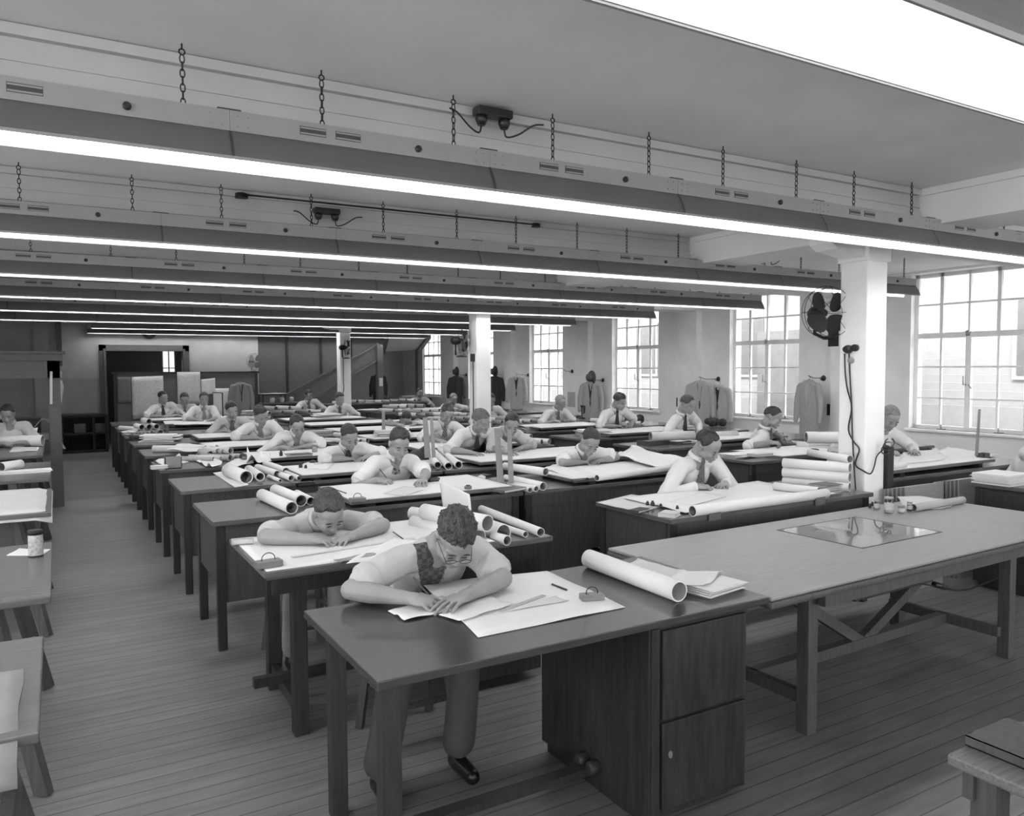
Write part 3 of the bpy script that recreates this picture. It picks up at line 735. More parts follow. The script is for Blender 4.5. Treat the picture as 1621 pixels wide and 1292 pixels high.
# tall screen in front of the back opening, with drawings pinned
SY = 17.6
t = thing('partition_screen', 'tall dark wooden screen behind the farthest aisle desks, drawings pinned on it', 'screen', (0, SY, 0))
a = AY(181, 640, SY).x; c = AY(409, 640, SY).x
obj('panel', bx(a+.05, c-.05, .02, .05, .0, 1.72), panel_m, t)
b = B(); box(b, a-.03, c+.03, -.02, .10, 1.72, 1.76); 
for x in (a, (a+c)*.5, c-.06): box(b, x, x+.06, 0, .07, 0, 1.72)
obj('rail_and_posts', b, cab_m, t)
def pinned(x0, y0, x1, y1, m, lab, tl=0, nm='pinned_drawing'):
    A = AY(x0, y0, SY-.012); C = AY(x1, y1, SY-.012); bm = B(); n = 8; g = []
    for i in range(n+1):
        u = i/n; row = []
        for j in range(n+1):
            v = j/n
            row.append(bm.verts.new((A.x+(C.x-A.x)*u, A.y-.006-.015*v*abs(math.sin(u*5)), A.z+(C.z-A.z)*v+tl*u)))
        g.append(row)
    for i in range(n):
        for j in range(n): bm.faces.new((g[i][j], g[i+1][j], g[i+1][j+1], g[i][j+1]))
    o = obj(nm, bm, m, smooth=True); s = o.modifiers.new('t', 'SOLIDIFY'); s.thickness = .002; setp(o, lab, 'drawing', 'sheets pinned to the screen')
    return o
notice = mat('dark_notice_with_text', .07, .8, 'print', a=.1, sc=5, ps=90, v2=.13)
pinned(185, 597, 208, 638, notice, 'dark notice sheet at the left end of the screen')
pinned(208, 597, 260, 662, draw_m, 'large pale drawing at the left of the screen, behind the two men writing', .02)
pinned(280, 589, 318, 640, draw_m, 'tall pale drawing pinned at the middle of the screen', .0)
pinned(318, 601, 341, 625, paper2_m, 'small white sheet pinned right of the tall drawing', .03)
pinned(337, 615, 364, 662, paper2_m, 'narrow white sheet hanging beside the striped jacket on the screen', 0)
# dark sideboards under the stairs and in the back bay
def lowcab(x0, x1, y, z, lab, D=.5):
    t = thing('low_cabinet', lab, 'cabinet', (x0, y, 0))
    obj('body', bx(0, x1-x0, 0, D, 0, z-.03), cab_m, t); obj('cabinet_top', bx(-.02, x1-x0+.02, -.02, D+.02, z-.03, z), panel_m, t)
    n = max(2, int((x1-x0)/.6))
    for k in range(n): w_ = (x1-x0)/n; obj('cabinet_door', bx(w_*k+.02, w_*(k+1)-.02, -.015, 0, .06, z-.08), leg_m, t)
lowcab(AY(413, 640, 18.4).x, AY(475, 640, 18.4).x, 18.4, 1.02, 'dark glazed cabinet right of the screen, a pale sheet on top')
lowcab(5.4, 7.9, 17.75, .98, 'long dark plan cabinet behind the farthest column, papers heaped on top')
lowcab(8.2, 9.6, 21.2, .95, 'low dark cabinet in the bay under the farthest window')
# stools
def make_stool():
    r = thing('stool', None, 'stool')
    obj('seat', bx(-.17, .17, -.15, .15, .565, .60), leg_m, r, bevel=.01)
    for sx_ in (-1, 1):
        for sy_ in (-1, 1):
            b = B(); beam(b, (sx_*.19, sy_*.17, 0), (sx_*.13, sy_*.11, .57), .035, .035); obj('leg', b, ltleg_m, r)
    b = B(); z = .20
    for s in (-1, 1): beam(b, (-.17, s*.15, z), (.17, s*.15, z), .03, .02); beam(b, (s*.17, -.15, z+.08), (s*.17, .15, z+.08), .03, .02)
    obj('stretcher', b, ltleg_m, r); return r
# ------------------------------------------------------------------ people
from mathutils.bvhtree import BVHTree
def ell(bm, c, r, R=None, sub=3):
    if not isinstance(r, (tuple, list)): r = (r, r, r)
    M = Matrix.Translation(c) @ (R.to_4x4() if R is not None else Matrix.Identity(4)) @ Matrix.Diagonal((r[0], r[1], r[2], 1))
    bmesh.ops.create_icosphere(bm, subdivisions=sub, radius=1, matrix=M)
def cap(bm, a, b, ra, rb, n=14, sub=2):
    tube(bm, [a, b], [ra, rb], n); ell(bm, a, ra, None, sub); ell(bm, b, rb, None, sub)
def fuse(bm, vox, it=4, fac=.5):
    me = bpy.data.meshes.new('tmp'); bm.to_mesh(me); bm.free()
    o = bpy.data.objects.new('tmp', me); COL.objects.link(o)
    m = o.modifiers.new('r', 'REMESH'); m.mode = 'VOXEL'; m.voxel_size = vox; m.adaptivity = 0
    s = o.modifiers.new('s', 'SMOOTH'); s.factor = fac; s.iterations = it
    dg = bpy.context.evaluated_depsgraph_get(); out = bpy.data.meshes.new_from_object(o.evaluated_get(dg))
    bpy.data.objects.remove(o); bpy.data.meshes.remove(me); return out
def shift(me, v):
    me.transform(Matrix.Translation(-Vector(v))); return me
def folds(me, amp, sc, seed, stretch=(1, 1, .5)):
    n = len(me.vertices); co = np.empty(n*3); me.vertices.foreach_get('co', co); co = co.reshape(-1, 3)
    no = np.empty(n*3); me.vertices.foreach_get('normal', no); no = no.reshape(-1, 3)
    for i in range(n):
        p = co[i]; a = noise.noise(Vector((p[0]*sc*stretch[0]+seed, p[1]*sc*stretch[1], p[2]*sc*stretch[2])))
        a = 1-abs(a)*3.2
        co[i] += no[i]*amp*a
    me.vertices.foreach_set('co', co.reshape(-1)); me.update()
def add_head(bm, Hc, R, k=1.):
    def E(c, r, sub=3): ell(bm, Hc+R @ Vector(c)*k, tuple(q*k for q in r), R, sub)
    E((0, .018, .032), (.075, .097, .086)); E((0, -.035, -.028), (.060, .056, .074)); E((0, -.045, -.072), (.045, .045, .034))
    E((0, -.078, -.094), (.021, .018, .017)); E((0, -.068, .022), (.058, .024, .022)); E((0, -.045, .05), (.060, .045, .045))
    for s in (-1, 1):
        E((s*.034, -.066, -.03), (.026, .024, .026)); E((s*.077, .012, -.008), (.008, .019, .031)); E((s*.080, .018, .006), (.010, .010, .016))
        E((s*.031, -.076, .001), (.017, .014, .010))
        E((s*.045, -.02, -.055), (.022, .045, .028))
    cap(bm, Hc+R @ Vector((0, -.090, .008))*k, Hc+R @ Vector((0, -.108, -.026))*k, .0075*k, .0115*k, 10)
    for s in (-1, 1): E((s*.012, -.100, -.031), (.009, .010, .008), 2)
    E((0, -.094, -.056), (.024, .010, .0055), 2); E((0, -.092, -.066), (.020, .010, .006), 2)
    cap(bm, Hc+R @ Vector((0, .035, -.03))*k, Hc+R @ Vector((0, .045, -.09))*k, .056*k, .056*k)
def add_hand(bm, W, fwd, side, up, pose, k=1., spread=1.):
    fwd = fwd.normalized(); up = (up-fwd*up.dot(fwd)).normalized(); ac = fwd.cross(up).normalized()
    # 'side' is +1 when the thumb lies on +ac
    Rm = Matrix(((ac.x, fwd.x, up.x), (ac.y, fwd.y, up.y), (ac.z, fwd.z, up.z)))
    ell(bm, W+fwd*.048*k, (.040*k, .052*k, .017*k), Rm, 3); cap(bm, W, W+fwd*.03*k, .026*k, .026*k)
    ell(bm, W+fwd*.03*k+ac*side*.022*k-up*.006, (.018*k, .032*k, .016*k), Rm, 2)
    bend = {'flat': (8, 12, 8), 'curl': (28, 40, 25), 'grip': (38, 62, 35), 'fist': (62, 80, 50)}[pose]
    lens = ((.040, .026, .020), (.043, .029, .021), (.040, .027, .020), (.032, .021, .018)); tips = []
    for i in range(4):
        off = (1.5-i)*.0205*side*k*spread
        p = W+fwd*(.088-.006*abs(i-1))*k+ac*off+up*.002
        d = (fwd+ac*side*(1.5-i)*.07*spread).normalized(); ang = 0; rr = .0088*k*(.9 if i == 3 else 1)
        for s in range(3):
            ang += bend[s]*(1+.08*i)
            a = math.radians(ang); v = d*math.cos(a)-up*math.sin(a); q = p+v*lens[i][s]*k
            cap(bm, p, q, rr, rr*.93, 10); p = q; rr *= .93
        tips.append(p)
    p = W+fwd*.035*k+ac*side*.034*k; d = (fwd*.75+ac*side*.55-up*.25).normalized()
    if pose in ('grip', 'fist'): d = (fwd*.9+ac*side*.15-up*.4).normalized()
    q = p+d*.038*k; cap(bm, p, q, .0115*k, .0105*k, 10); d2 = (d+fwd*.4-ac*side*.35).normalized(); q2 = q+d2*.030*k; cap(bm, q, q2, .010*k, .0088*k, 10)
    return tips[0], q2
def ik(S_, W, a, b, pole):
    d = W-S_; L = d.length
    if L > (a+b)*.995: W = S_+d*((a+b)*.995/L); d = W-S_; L = d.length
    x = (a*a-b*b+L*L)/(2*L); h = math.sqrt(max(a*a-x*x, 0)); u = d/L; pl = pole-u*pole.dot(u); pl.normalize()
    return S_+u*x+pl*h, W
HB = {}
def hair_mesh(Hc, R, style, seed, n1=64, n2=38, fine=False):
    if fine: n1, n2 = 200, 110
    bm = B(); grid = []
    front, vol = {'full': (.50, 1.0), 'quiff': (.52, 1.09), 'low': (.36, 1.03), 'high': (.70, .99), 'mop': (.30, 1.10), 'bald': (.86, .96), 'curly': (.46, 1.09)}[style]
    for j in range(n2+1):
        th = PI*j/n2; row = []
        for i in range(n1):
            ph = 2*PI*i/n1; d = Vector((math.sin(th)*math.cos(ph), math.sin(th)*math.sin(ph), math.cos(th)))
            y = d.y/max(.001, math.sqrt(d.x**2+d.y**2)) if abs(d.z) < .999 else 0
            if style == 'bald': h = .9 if y < .1 else .9-(y-.1)*.2; h2 = -.25-.4*max(0, y)
            # hairline height by azimuth: front, temples, ears, nape
            if y < -.75: h = front
            elif y < -.45: h = front+(y+.75)/.30*(.12-front)*1.0
            elif y < -.1: h = .12+(y+.45)/.35*(-.28-.12)
            elif y < .25: h = -.28+(y+.1)/.35*(.22)
            else: h = -.06+(y-.25)/.75*(-.52)
            h += .09*noise.noise(Vector((ph*2.2, seed, 0)))+(.10*noise.noise(Vector((ph*7, seed, 3))) if style in ('mop', 'curly') else 0)
            k = 1/(1+math.exp(-(d.z-h)*26))
            if style == 'bald': k *= 1/(1+math.exp((d.z-.62+.35*max(0, y))*20)) if y > -2 else 0
            s = .80+k*(.235 if True else 0)
            r = Vector((.0785, .1015, .0915))
            nz = noise.noise(Vector((d.x*2.2+seed, d.y*5, d.z*6)))+.5*noise.noise(Vector((d.x*6+seed, d.y*12, d.z*12)))
            amp = {'curly': .065, 'mop': .085, 'quiff': .035}.get(style, .022)
            if style == 'mop': s *= 1+k*.032*math.sin(9*d.x+5*d.z+4*noise.noise(Vector((d.x*1.7+seed, d.y*2.2, d.z*2))))+k*.018*math.sin(24*d.x+9*nz)
            if d.z > .2: s *= 1+(vol-1)*min(1, (d.z-.2)*1.6)*k
            if style in ('quiff', 'mop') and d.y < 0 and d.z > .3: s *= 1+.05*k
            s *= 1+amp*nz*k+.010*k*math.sin(d.x*60+nz*6)
            if fine: s *= 1+k*(.022*noise.noise(Vector((d.x*26+seed+nz*2, d.y*5, d.z*9)))+.012*noise.noise(Vector((d.x*60, d.y*9+nz*3, d.z*16))))
            p = Vector((d.x*r.x*s, .020+d.y*r.y*s, .036+d.z*r.z*s))
            row.append(p)
        grid.append(row)
    V = [[bm.verts.new(Hc+R @ p) for p in (row if 0 < j < n2 else row[:1])] for j, row in enumerate(grid)]
    for j in range(n2):
        for i in range(n1):
            a = V[j][i if j else 0]; b = V[j][(i+1) % n1 if j else 0]; c = V[j+1][(i+1) % n1 if j+1 < n2 else 0]; d = V[j+1][i if j+1 < n2 else 0]
            vs = []
            for q in (a, b, c, d):
                if q not in vs: vs.append(q)
            if len(vs) > 2: bm.faces.new(vs)
    me = bpy.data.meshes.new('hair'); bmesh.ops.recalc_face_normals(bm, faces=bm.faces); bm.to_mesh(me); bm.free(); return me
PEOPLE = []
stool0 = make_stool(); stool_used = False
def person(label, Yb, head, hands, hy=-.05, pitch=35, yaw=0, roll=0, shirt=shirt_m, sleeve='short', tie=None, hair=hair_d, style='full',
           skin=skin_m, vox=.008, hz=.90, pose=('grip', 'flat'), seat=None, by=0, glasses=False, stand=False, elz=None, legs=True, pel=None, sz=1.0,
           knees=None, free=False, collar=True, trous=trou_m, pole=None, extra=None, pencil='left', headw=None, stool_label=None, lean=0.):
    global stool_used
    Hc = headw or AY(head[0], head[1], Yb+hy)
    Hl, Hr = [(AZ(h[0], h[1], hz) if len(h) == 2 else Vector(h)) for h in hands]
    if not free:
        mn = -.62 if hy < -.2 else -.44
        Hl.y = min(max(Hl.y, Yb+mn), Yb-.14); Hr.y = min(max(Hr.y, Yb+mn), Yb-.14)
        Hl.x = Hc.x+min(max(Hl.x-Hc.x, -.26), -.03); Hr.x = Hc.x+min(max(Hr.x-Hc.x, .04), .26)
        if Hr.x-Hl.x < .14: Hr.x = Hl.x+.14
    R = Matrix.Rotation(math.radians(yaw), 3, 'Z') @ Matrix.Rotation(math.radians(roll), 3, 'Y') @ Matrix.Rotation(math.radians(pitch), 3, 'X')
    # pitch > 0 must tip the face (-y) down
    cx = (Hl.x+Hr.x)/2*.35+Hc.x*.65
    PV = Vector(pel) if pel else Vector((cx+.03, Yb+(.34 if not stand else .30), .70 if not stand else .98))
    if seat: PV.x = seat
    nk = Hc+R @ Vector((0, .045, -.085))
    NB = nk+(PV-nk).normalized()*.075
    sp = (PV-NB).normalized()
    a0 = math.radians(by+yaw*.3); ax = Vector((math.cos(a0), math.sin(a0), lean)).normalized(); ax = (ax-sp*ax.dot(sp)).normalized()
    fr = sp.cross(ax).normalized()
    if fr.y > 0: fr = -fr
    Rt = Matrix(((ax.x, -fr.x, -sp.x), (ax.y, -fr.y, -sp.y), (ax.z, -fr.z, -sp.z)))
    root = Vector((PV.x, PV.y, 0))
    SL = NB-ax*.165*sz+sp*.045+fr*.02; SR = NB+ax*.165*sz+sp*.045+fr*.02
    zt = hz
    arms = []
    for s, Sh, Hd in ((-1, SL, Hl), (1, SR, Hr)):
        W = Vector((Hd.x, Hd.y, max(Hd.z, zt)+.030))
        fw0 = Vector((-s*.45, -.75, 0)) if len(hands[0]) == 2 else Vector((-s*.5, -.6, 0))
        inn = Vector((Hd.x-Sh.x, Hd.y-Sh.y, 0)); 
        W = W - inn.normalized()*.07 if inn.length > .02 else W
        W.z = max(Hd.z, zt)+.032
        pl = Vector((s*.9, .1, -.75)) if not pole else Vector(pole[0 if s < 0 else 1])
        el, W = ik(Sh, W, .285*sz, .25*sz, pl)
        if el.z < zt+.045 and el.y < Yb+.02: el.z = zt+.045
        arms.append((s, Sh, el, W))
    # --- body
    bm = B(); add_head(bm, Hc, R)
    cap(bm, nk, NB, .054, .062); cap(bm, NB, NB+sp*.14, .075, .10)
    ell(bm, NB+sp*.20+fr*.0, (.135*sz, .085, .16), Rt, 3); cap(bm, NB+sp*.2, PV, .09, .10)
    tips = []
    for s, Sh, el, W in arms:
        cap(bm, NB+sp*.07, Sh, .05, .052); cap(bm, Sh, el, .050, .042); cap(bm, el, el+(W-el)*.35, .0415, .043); cap(bm, el+(W-el)*.35, W, .043, .0265)
        po = pose[0 if s < 0 else 1]; fw = (W-el); fw.z = min(fw.z, 0)*.3-.01; fw.normalize()
        up = Vector((0, 0, 1)) if po in ('flat', 'curl') else Vector((s*.35, 0, 1)).normalized()
        acr = fw.cross(up)
        inward = Vector((-s, 0, 0)); sd = 1 if acr.dot(inward) > 0 else -1
        if abs(acr.dot(inward)) < .25: sd = 1 if acr.dot(Vector((0, 1, 0))) > 0 else -1
        tips.append(add_hand(bm, W, fw, sd, up, po, 1.0*sz, 1.1))
    me = fuse(bm, vox, 3); shift(me, root)
    body = obj('person', me, [skin], smooth=True, loc=root)
    setp(body, label, 'person'); PEOPLE.append(body)
    # --- shirt
    bm = B()
    ell(bm, PV+Vector((0, 0, .02)), (.165*sz, .125, .13), None, 3)
    cap(bm, NB+sp*.16, PV+Vector((0, 0, .02)), .115, .125)
    ell(bm, NB+sp*.19+fr*.01, (.175*sz, .118, .17), Rt, 3)
    cap(bm, NB+sp*.025, NB+sp*.12, .073, .11)
    for s, Sh, el, W in arms:
        cap(bm, NB+sp*.05, Sh, .062, .068); u = (el-Sh)
        if sleeve in ('short', 'roll'):
            t = .74 if sleeve == 'short' else .98
            e = Sh+u*t; cap(bm, Sh, e, .068, .066)
            bmx = u.normalized(); tube(bm, [e-bmx*.045, e-bmx*.04, e+bmx*.012, e+bmx*.016], [.05, .074, .076, .055], 20)
        else:
            cap(bm, Sh, el, .068, .058); cap(bm, el, W-(W-el).normalized()*.02, .056, .040)
            q = (W-el).normalized(); tube(bm, [W-q*.06, W-q*.055, W-q*.005, W], [.035, .043, .042, .033], 18)
    sm = fuse(bm, max(vox, .006)*1.05, 4); folds(sm, .0045, 9, len(label)*13 % 97, (1, 1, .6)); 
    bvh = BVHTree.FromPolygons([v.co[:] for v in sm.vertices], [p.vertices[:] for p in sm.polygons])
    mats = [shirt]
    if extra: mats.append(extra[0])
    sob = obj('shirt', shift(sm, root), mats, body, smooth=True)
    if extra:
        for p in sm.polygons:
            if extra[1](Vector(p.center)+root, NB, ax, fr, sp): p.material_index = 1
    if extra:
        pts = []
        for i in range(26):
            z = NB.z-.06-.012*i; x = NB.x+.012
            h = bvh.ray_cast(Vector((x, NB.y-.6, z)), Vector((0, 1, 0)))[0]
            if h is not None and z > zt+.01: pts.append(h-root+Vector((0, -.0005, 0)))
        if len(pts) > 3: obj('placket', tube(B(), pts, .0022, 6), mat('seam_shadow_cotton', .22, .9), body)
        bm = B(); g = []
        for i in range(7):
            row = []
            for j in range(7):
                x = NB.x+.065+.075*i/6; z = NB.z-.20-.09*j/6; h = bvh.ray_cast(Vector((x, NB.y-.6, z)), Vector((0, 1, 0)))[0]
                row.append(bm.verts.new((h if h is not None else Vector((x, NB.y, z)))-root+Vector((0, -.004, 0))))
            g.append(row)
        for i in range(6):
            for j in range(6): bm.faces.new((g[i][j], g[i+1][j], g[i+1][j+1], g[i][j+1]))
        q = obj('pocket', bm, shirt, body, smooth=True); q.modifiers.new('t', 'SOLIDIFY').thickness = .003
    # --- collar
    nd = (nk-NB).normalized(); cxv = ax; cyv = nd.cross(cxv).normalized()
    if cyv.dot(fr) < 0: cyv = -cyv
    base = NB+nd*.015; bm = B(); rows_ = []
    for (rr, zz) in ((.0575, .030), (.0605, .031), (.073, .002), (.070, .0)):
        rows_.append([])
        for q in range(25):
            a = math.radians(-160+320*q/24)+PI/2+PI
            rows_[-1].append(bm.verts.new(base+cxv*math.cos(a)*rr+cyv*(-math.sin(a))*(-1)*rr*1.05+nd*(zz-(.02 if abs(q-12) > 10 and rr > .07 else 0))))
    for a_, b_ in zip(rows_, rows_[1:]):
        for q in range(24): bm.faces.new((a_[q], a_[q+1], b_[q+1], b_[q]))
    for q in range(24): bm.faces.new((rows_[0][q], rows_[0][q+1], rows_[-1][q+1], rows_[-1][q]))
    cm = bpy.data.meshes.new('collar'); bmesh.ops.recalc_face_normals(bm, faces=bm.faces); bm.to_mesh(cm); bm.free(); cm.transform(Matrix.Translation(-root))
    if collar: obj('collar', cm, [shirt], body, smooth=True)
    # --- tie
    if tie:
        F = base+fr*.078+nd*-.01; n = 12; zb = max(zt+.03, F.z-.40); bm = B(); L_, R__ = [], []; py = F.y
        for i in range(n+1):
            v = i/n; z = F.z+(zb-F.z)*v; x = F.x+(PV.x-F.x)*v*.25
            hit = bvh.ray_cast(Vector((x, F.y-.5, z)), Vector((0, 1, 0)))[0]
            y = F.y+.03*v
            if hit is not None: y = min(y, hit.y-.007)
            y = max(min(y, py+.02), py-.03); py = y
            w_ = .018 if i == 0 else .014 if i == 1 else .016+.026*min(1, (v-.08)*1.1)
            if i == n: w_ = .004
            if i == n-1: w_ = .036
            L_.append((x-w_, y, z)); R__.append((x+w_, y, z))
        for off in (0,):
            A_ = [bm.verts.new(q) for q in L_]; C_ = [bm.verts.new(q) for q in R__]; A2 = [bm.verts.new((q[0], q[1]+.006, q[2])) for q in L_]; C2 = [bm.verts.new((q[0], q[1]+.006, q[2])) for q in R__]
            for i in range(n):
                bm.faces.new((A_[i], C_[i], C_[i+1], A_[i+1])); bm.faces.new((A2[i], A2[i+1], C2[i+1], C2[i])); bm.faces.new((A_[i], A_[i+1], A2[i+1], A2[i])); bm.faces.new((C_[i], C2[i], C2[i+1], C_[i+1]))
            bm.faces.new((A_[0], A2[0], C2[0], C_[0])); bm.faces.new((A_[n], C_[n], C2[n], A2[n]))
        ell(bm, F, (.017, .012, .016), None, 2)
        tm = bpy.data.meshes.new('tie'); bmesh.ops.recalc_face_normals(bm, faces=bm.faces); bm.to_mesh(tm); bm.free(); tm.transform(Matrix.Translation(-root))
        obj('tie', tm, [tie_m[tie]], body)
    # --- hair, face details
    hm = hair_mesh(Hc, R, style, len(label)*7 % 31, fine=vox < .0065); obj('hair', shift(hm, root), [hair], body, smooth=True)
    def fl(nm, m, parts):
        bm = B()
        for c, r in parts: ell(bm, Hc+R @ Vector(c)-root, r, R, 2)
        obj(nm, bm, m, body, smooth=True)
    for s in (-1, 1):
        fl('eyebrow', hair if hair is not hair_g else hair_b, [((s*.033, -.0905, .0225), (.019, .0045, .0038))])
        if vox < .0075: fl('eye', eye_m, [((s*.031, -.0905, -.0035), (.0135, .0035, .0022))])
    if vox < .0095: fl('mouth', lip_m, [((0, -.1045, -.061), (.020, .0028, .0024))])
    if glasses:
        bm = B()
        for s in (-1, 1):
            pts = [Hc+R @ Vector((s*.033+.023*math.cos(t*PI/9), -.108, -.004+.017*math.sin(t*PI/9)))-root for t in range(19)]; tube(bm, pts, .0014, 6, cap=False)
            tube(bm, [Hc+R @ Vector((s*.056, -.108, .002))-root, Hc+R @ Vector((s*.081, .0, .006))-root], .0014, 6)
        tube(bm, [Hc+R @ Vector((-.010, -.108, .0))-root, Hc+R @ Vector((.010, -.108, .0))-root], .0014, 6)
        obj('glasses', bm, iron_m, body)
    # --- legs
    if legs:
        bm = B(); ell(bm, PV-Vector((0, 0, .03)), (.16, .125, .12), None, 2); feet = []
        for i, s in enumerate((-1, 1)):
            if stand: K = Vector((PV.x+s*.11, PV.y+.02, .50)); A_ = Vector((PV.x+s*.13, PV.y+.06, .10))
            elif knees: K, A_ = Vector(knees[i][0]), Vector(knees[i][1])
            else: K = Vector((PV.x+s*.13, PV.y-.38, .60)); A_ = Vector((PV.x+s*.13, PV.y-.26, .12))
            hp = PV+Vector((s*.09, 0, -.04)); wd = .072 if knees else .06
            cap(bm, hp, K, .092, .076); cap(bm, K, A_+Vector((0, 0, .02)), .074, wd); feet.append(A_)
        tr = fuse(bm, .012, 4); folds(tr, .005, 6, 3, (1, 1, .4)); obj('trousers', shift(tr, root), [trous], body, smooth=True)
        for A_ in feet:
            bm = B(); f0 = Vector((A_.x, A_.y, .045)); ell(bm, f0+Vector((0, .03, .0)), (.040, .05, .045), None, 2); cap(bm, f0+Vector((0, 0, -.005)), f0+Vector((0, -.13, -.010)), .040, .034)
            cap(bm, f0+Vector((0, .03, .02)), f0+Vector((0, .03, .08)), .036, .036); sm_ = fuse(bm, .008, 2)
            for v in sm_.vertices: v.co.z = max(v.co.z, .0)
            obj('shoe', shift(sm_, root), [shoe_m], body, smooth=True)
        if not stand:
            so_ = stool0 if not stool_used else copytree(stool0); stool_used = True
            so_.location = (PV.x, PV.y+.03, 0)
            setp(so_, 'wooden stool under the '+(stool_label or label.split(',')[0].replace('person ', 'person ')), 'stool', 'draughtsmen\'s stools')
    # --- pencil in the writing hand
    if pencil:
        i = 0 if pencil == 'left' else 1; tp, th = tips[i]; W = arms[i][3]
        m0 = (tp+th)/2; zt2 = zt+.002; tip = m0+Vector((0, -.012, 0)); tip.z = zt2
        end = tip+((W+Vector((0, .02, .11)))-tip).normalized()*.15
        b = B(); tube(b, [tip, tip+(end-tip)*.12, end], [.0008, .004, .004], 6)
        setp(obj('pencil', b, cardd_m), 'pencil held by the '+label.split(',')[0], 'pencil', 'pencils in hands')
    return body
plaid = mat('dark_plaid_cotton', .05, .9, 'check', ps=45, v2=.10)
def necksel(p, NB, ax, fr, sp):
    d = p-NB; u = d.dot(ax); f = d.dot(fr); s = d.dot(sp)
    return f > -.02 and abs(u+.045) < .085-.35*max(0, s) and s < .20 and s > -.10
person('person with wavy hair, spectacles and rolled sleeves, writing at the nearest table', YK(0), (719, 852), ((650, 968), (738, 962)), hy=-.11, pitch=52, yaw=-6, roll=4,
       shirt=shirt2_m, sleeve='short', hair=hair_b, style='mop', vox=.0042, hz=.85, pose=('grip', 'flat'), glasses=True,
       pole=((-1, .75, -.3), (1, .55, -.35)), extra=(plaid, necksel), pel=(1.45, 3.50, .70),
       knees=(((1.25, 3.10, .60), (1.13, 3.05, .12)), ((1.58, 3.14, .60), (1.50, 3.06, .12))), sz=1.05, free=True, collar=False, stool_label='front man with spectacles')
person('person with slicked hair bent very low over the second table, forearms flat', YK(1), (520, 812), ((500, 868), (560, 862)), hy=-.30, pitch=42, yaw=4, roll=-5,
       shirt=shirt2_m, sleeve='short', hair=hair_b, style='quiff', vox=.0048, hz=.872, pose=('curl', 'curl'), pole=((-1, .4, -.3), (1, .4, -.3)), trous=trou2_m, sz=1.04, pencil=None)
person('person with dark hair and spotted tie, white shirt, in the third row from the camera', YK(2), (632, 703), ((598, 768), (628, 776)), hy=-.02, pitch=28, yaw=-4, roll=3,
       sleeve='short', tie='dots', hair=hair_d, style='quiff', vox=.0052, pose=('grip', 'flat'), hz=.892)
person('person bent with cheek on one hand, open collar, right part of the third row', YK(2), (934, 700), ((925, 738), (948, 733)), hy=-.12, pitch=38, yaw=-8, roll=8,
       sleeve='short', hair=hair_d, style='full', vox=.0058, pose=('grip', 'curl'), hz=.892, shirt=shirt_m)
person('person in long-sleeved shirt and plain tie, writing behind the big pale table', 4.50, (1121, 706), ((1098, 776), (1135, 770)), hy=-.02, pitch=38, yaw=8, roll=-12,
       sleeve='long', tie='grey', hair=hair_d, style='high', vox=.0052, hz=.85, pose=('grip', 'curl'), sz=1.05, by=4)
person('person with short dark hair and long black tie, fourth row, hands together on the board', YK(3), (553, 692), ((540, 726), (578, 728)), hy=-.06, pitch=34, yaw=2, roll=-6,
       sleeve='roll', tie='dark', hair=hair_d, style='full', vox=.006, hz=.892, pose=('grip', 'curl'))
person('person with wavy fair hair and black tie, left of the leaning pair', YK(3), (762, 668), ((745, 722), (775, 714)), hy=-.08, pitch=20, yaw=12, roll=-8,
       sleeve='roll', tie='dark', hair=hair_l, style='mop', vox=.006, hz=.892, stand=True, pose=('flat', 'flat'), pencil=None)
person('person with dark hair behind two upright blades, right of the leaning pair', YK(3), (810, 672), ((792, 722), (815, 716)), hy=-.06, pitch=30, yaw=-22, roll=6,
       sleeve='roll', tie='grey', hair=hair_d, style='full', vox=.006, hz=.892, shirt=shirt2_m, stand=True, pose=('flat', 'flat'), pencil=None)
person('person with receding dark hair and patterned tie, fifth row by the aisle', YK(4), (471, 674), ((445, 714), (478, 712)), hy=-.08, pitch=38, yaw=-5, roll=-10,
       sleeve='roll', tie='dots', hair=hair_d, style='high', vox=.007, hz=.892)
person('person with tousled dark hair and striped tie, fifth row beside tall set squares', YK(4), (708, 656), ((692, 702), (705, 700)), hy=-.02, pitch=30, yaw=-4, roll=4,
       sleeve='roll', tie='stripe', hair=hair_b, style='curly', vox=.007, hz=.892)
person('person with curly dark hair looking down to the right, sixth row by the aisle', YK(5), (413, 658), ((395, 694), (415, 690)), hy=-.05, pitch=34, yaw=10, roll=-14,
       sleeve='roll', tie='mid', hair=hair_d, style='curly', vox=.008, hz=.892)
person('person with dark hair resting chin near the hand, seventh row by the aisle', YK(6), (367, 650), ((345, 682), (368, 680)), hy=-.05, pitch=22, yaw=6, roll=-12,
       sleeve='short', tie='grey', hair=hair_d, style='curly', vox=.009, hz=.892, shirt=shirt2_m)
person('person sitting upright in a bright white shirt and pale tie, ninth row by the aisle', YK(8), (323, 632), ((312, 668), (330, 668)), hy=.05, pitch=16, yaw=0,
       sleeve='roll', tie='mid', hair=hair_b, style='full', vox=.009, hz=.892, pencil=None)
person('person with glasses and pale striped tie, right one of the two at the screen', YK(9), (292, 632), ((280, 660), (296, 658)), hy=-.02, pitch=30, yaw=-6,
       sleeve='roll', tie='grey', hair=hair_b, style='full', vox=.010, hz=.892, shirt=shirt2_m, glasses=True)
person('person with long dark tie, left one of the two at the screen', YK(9), (258, 630), ((250, 659), (268, 657)), hy=-.02, pitch=22, yaw=24, roll=-8,
       sleeve='roll', tie='dark', hair=hair_d, style='high', vox=.010, hz=.892)
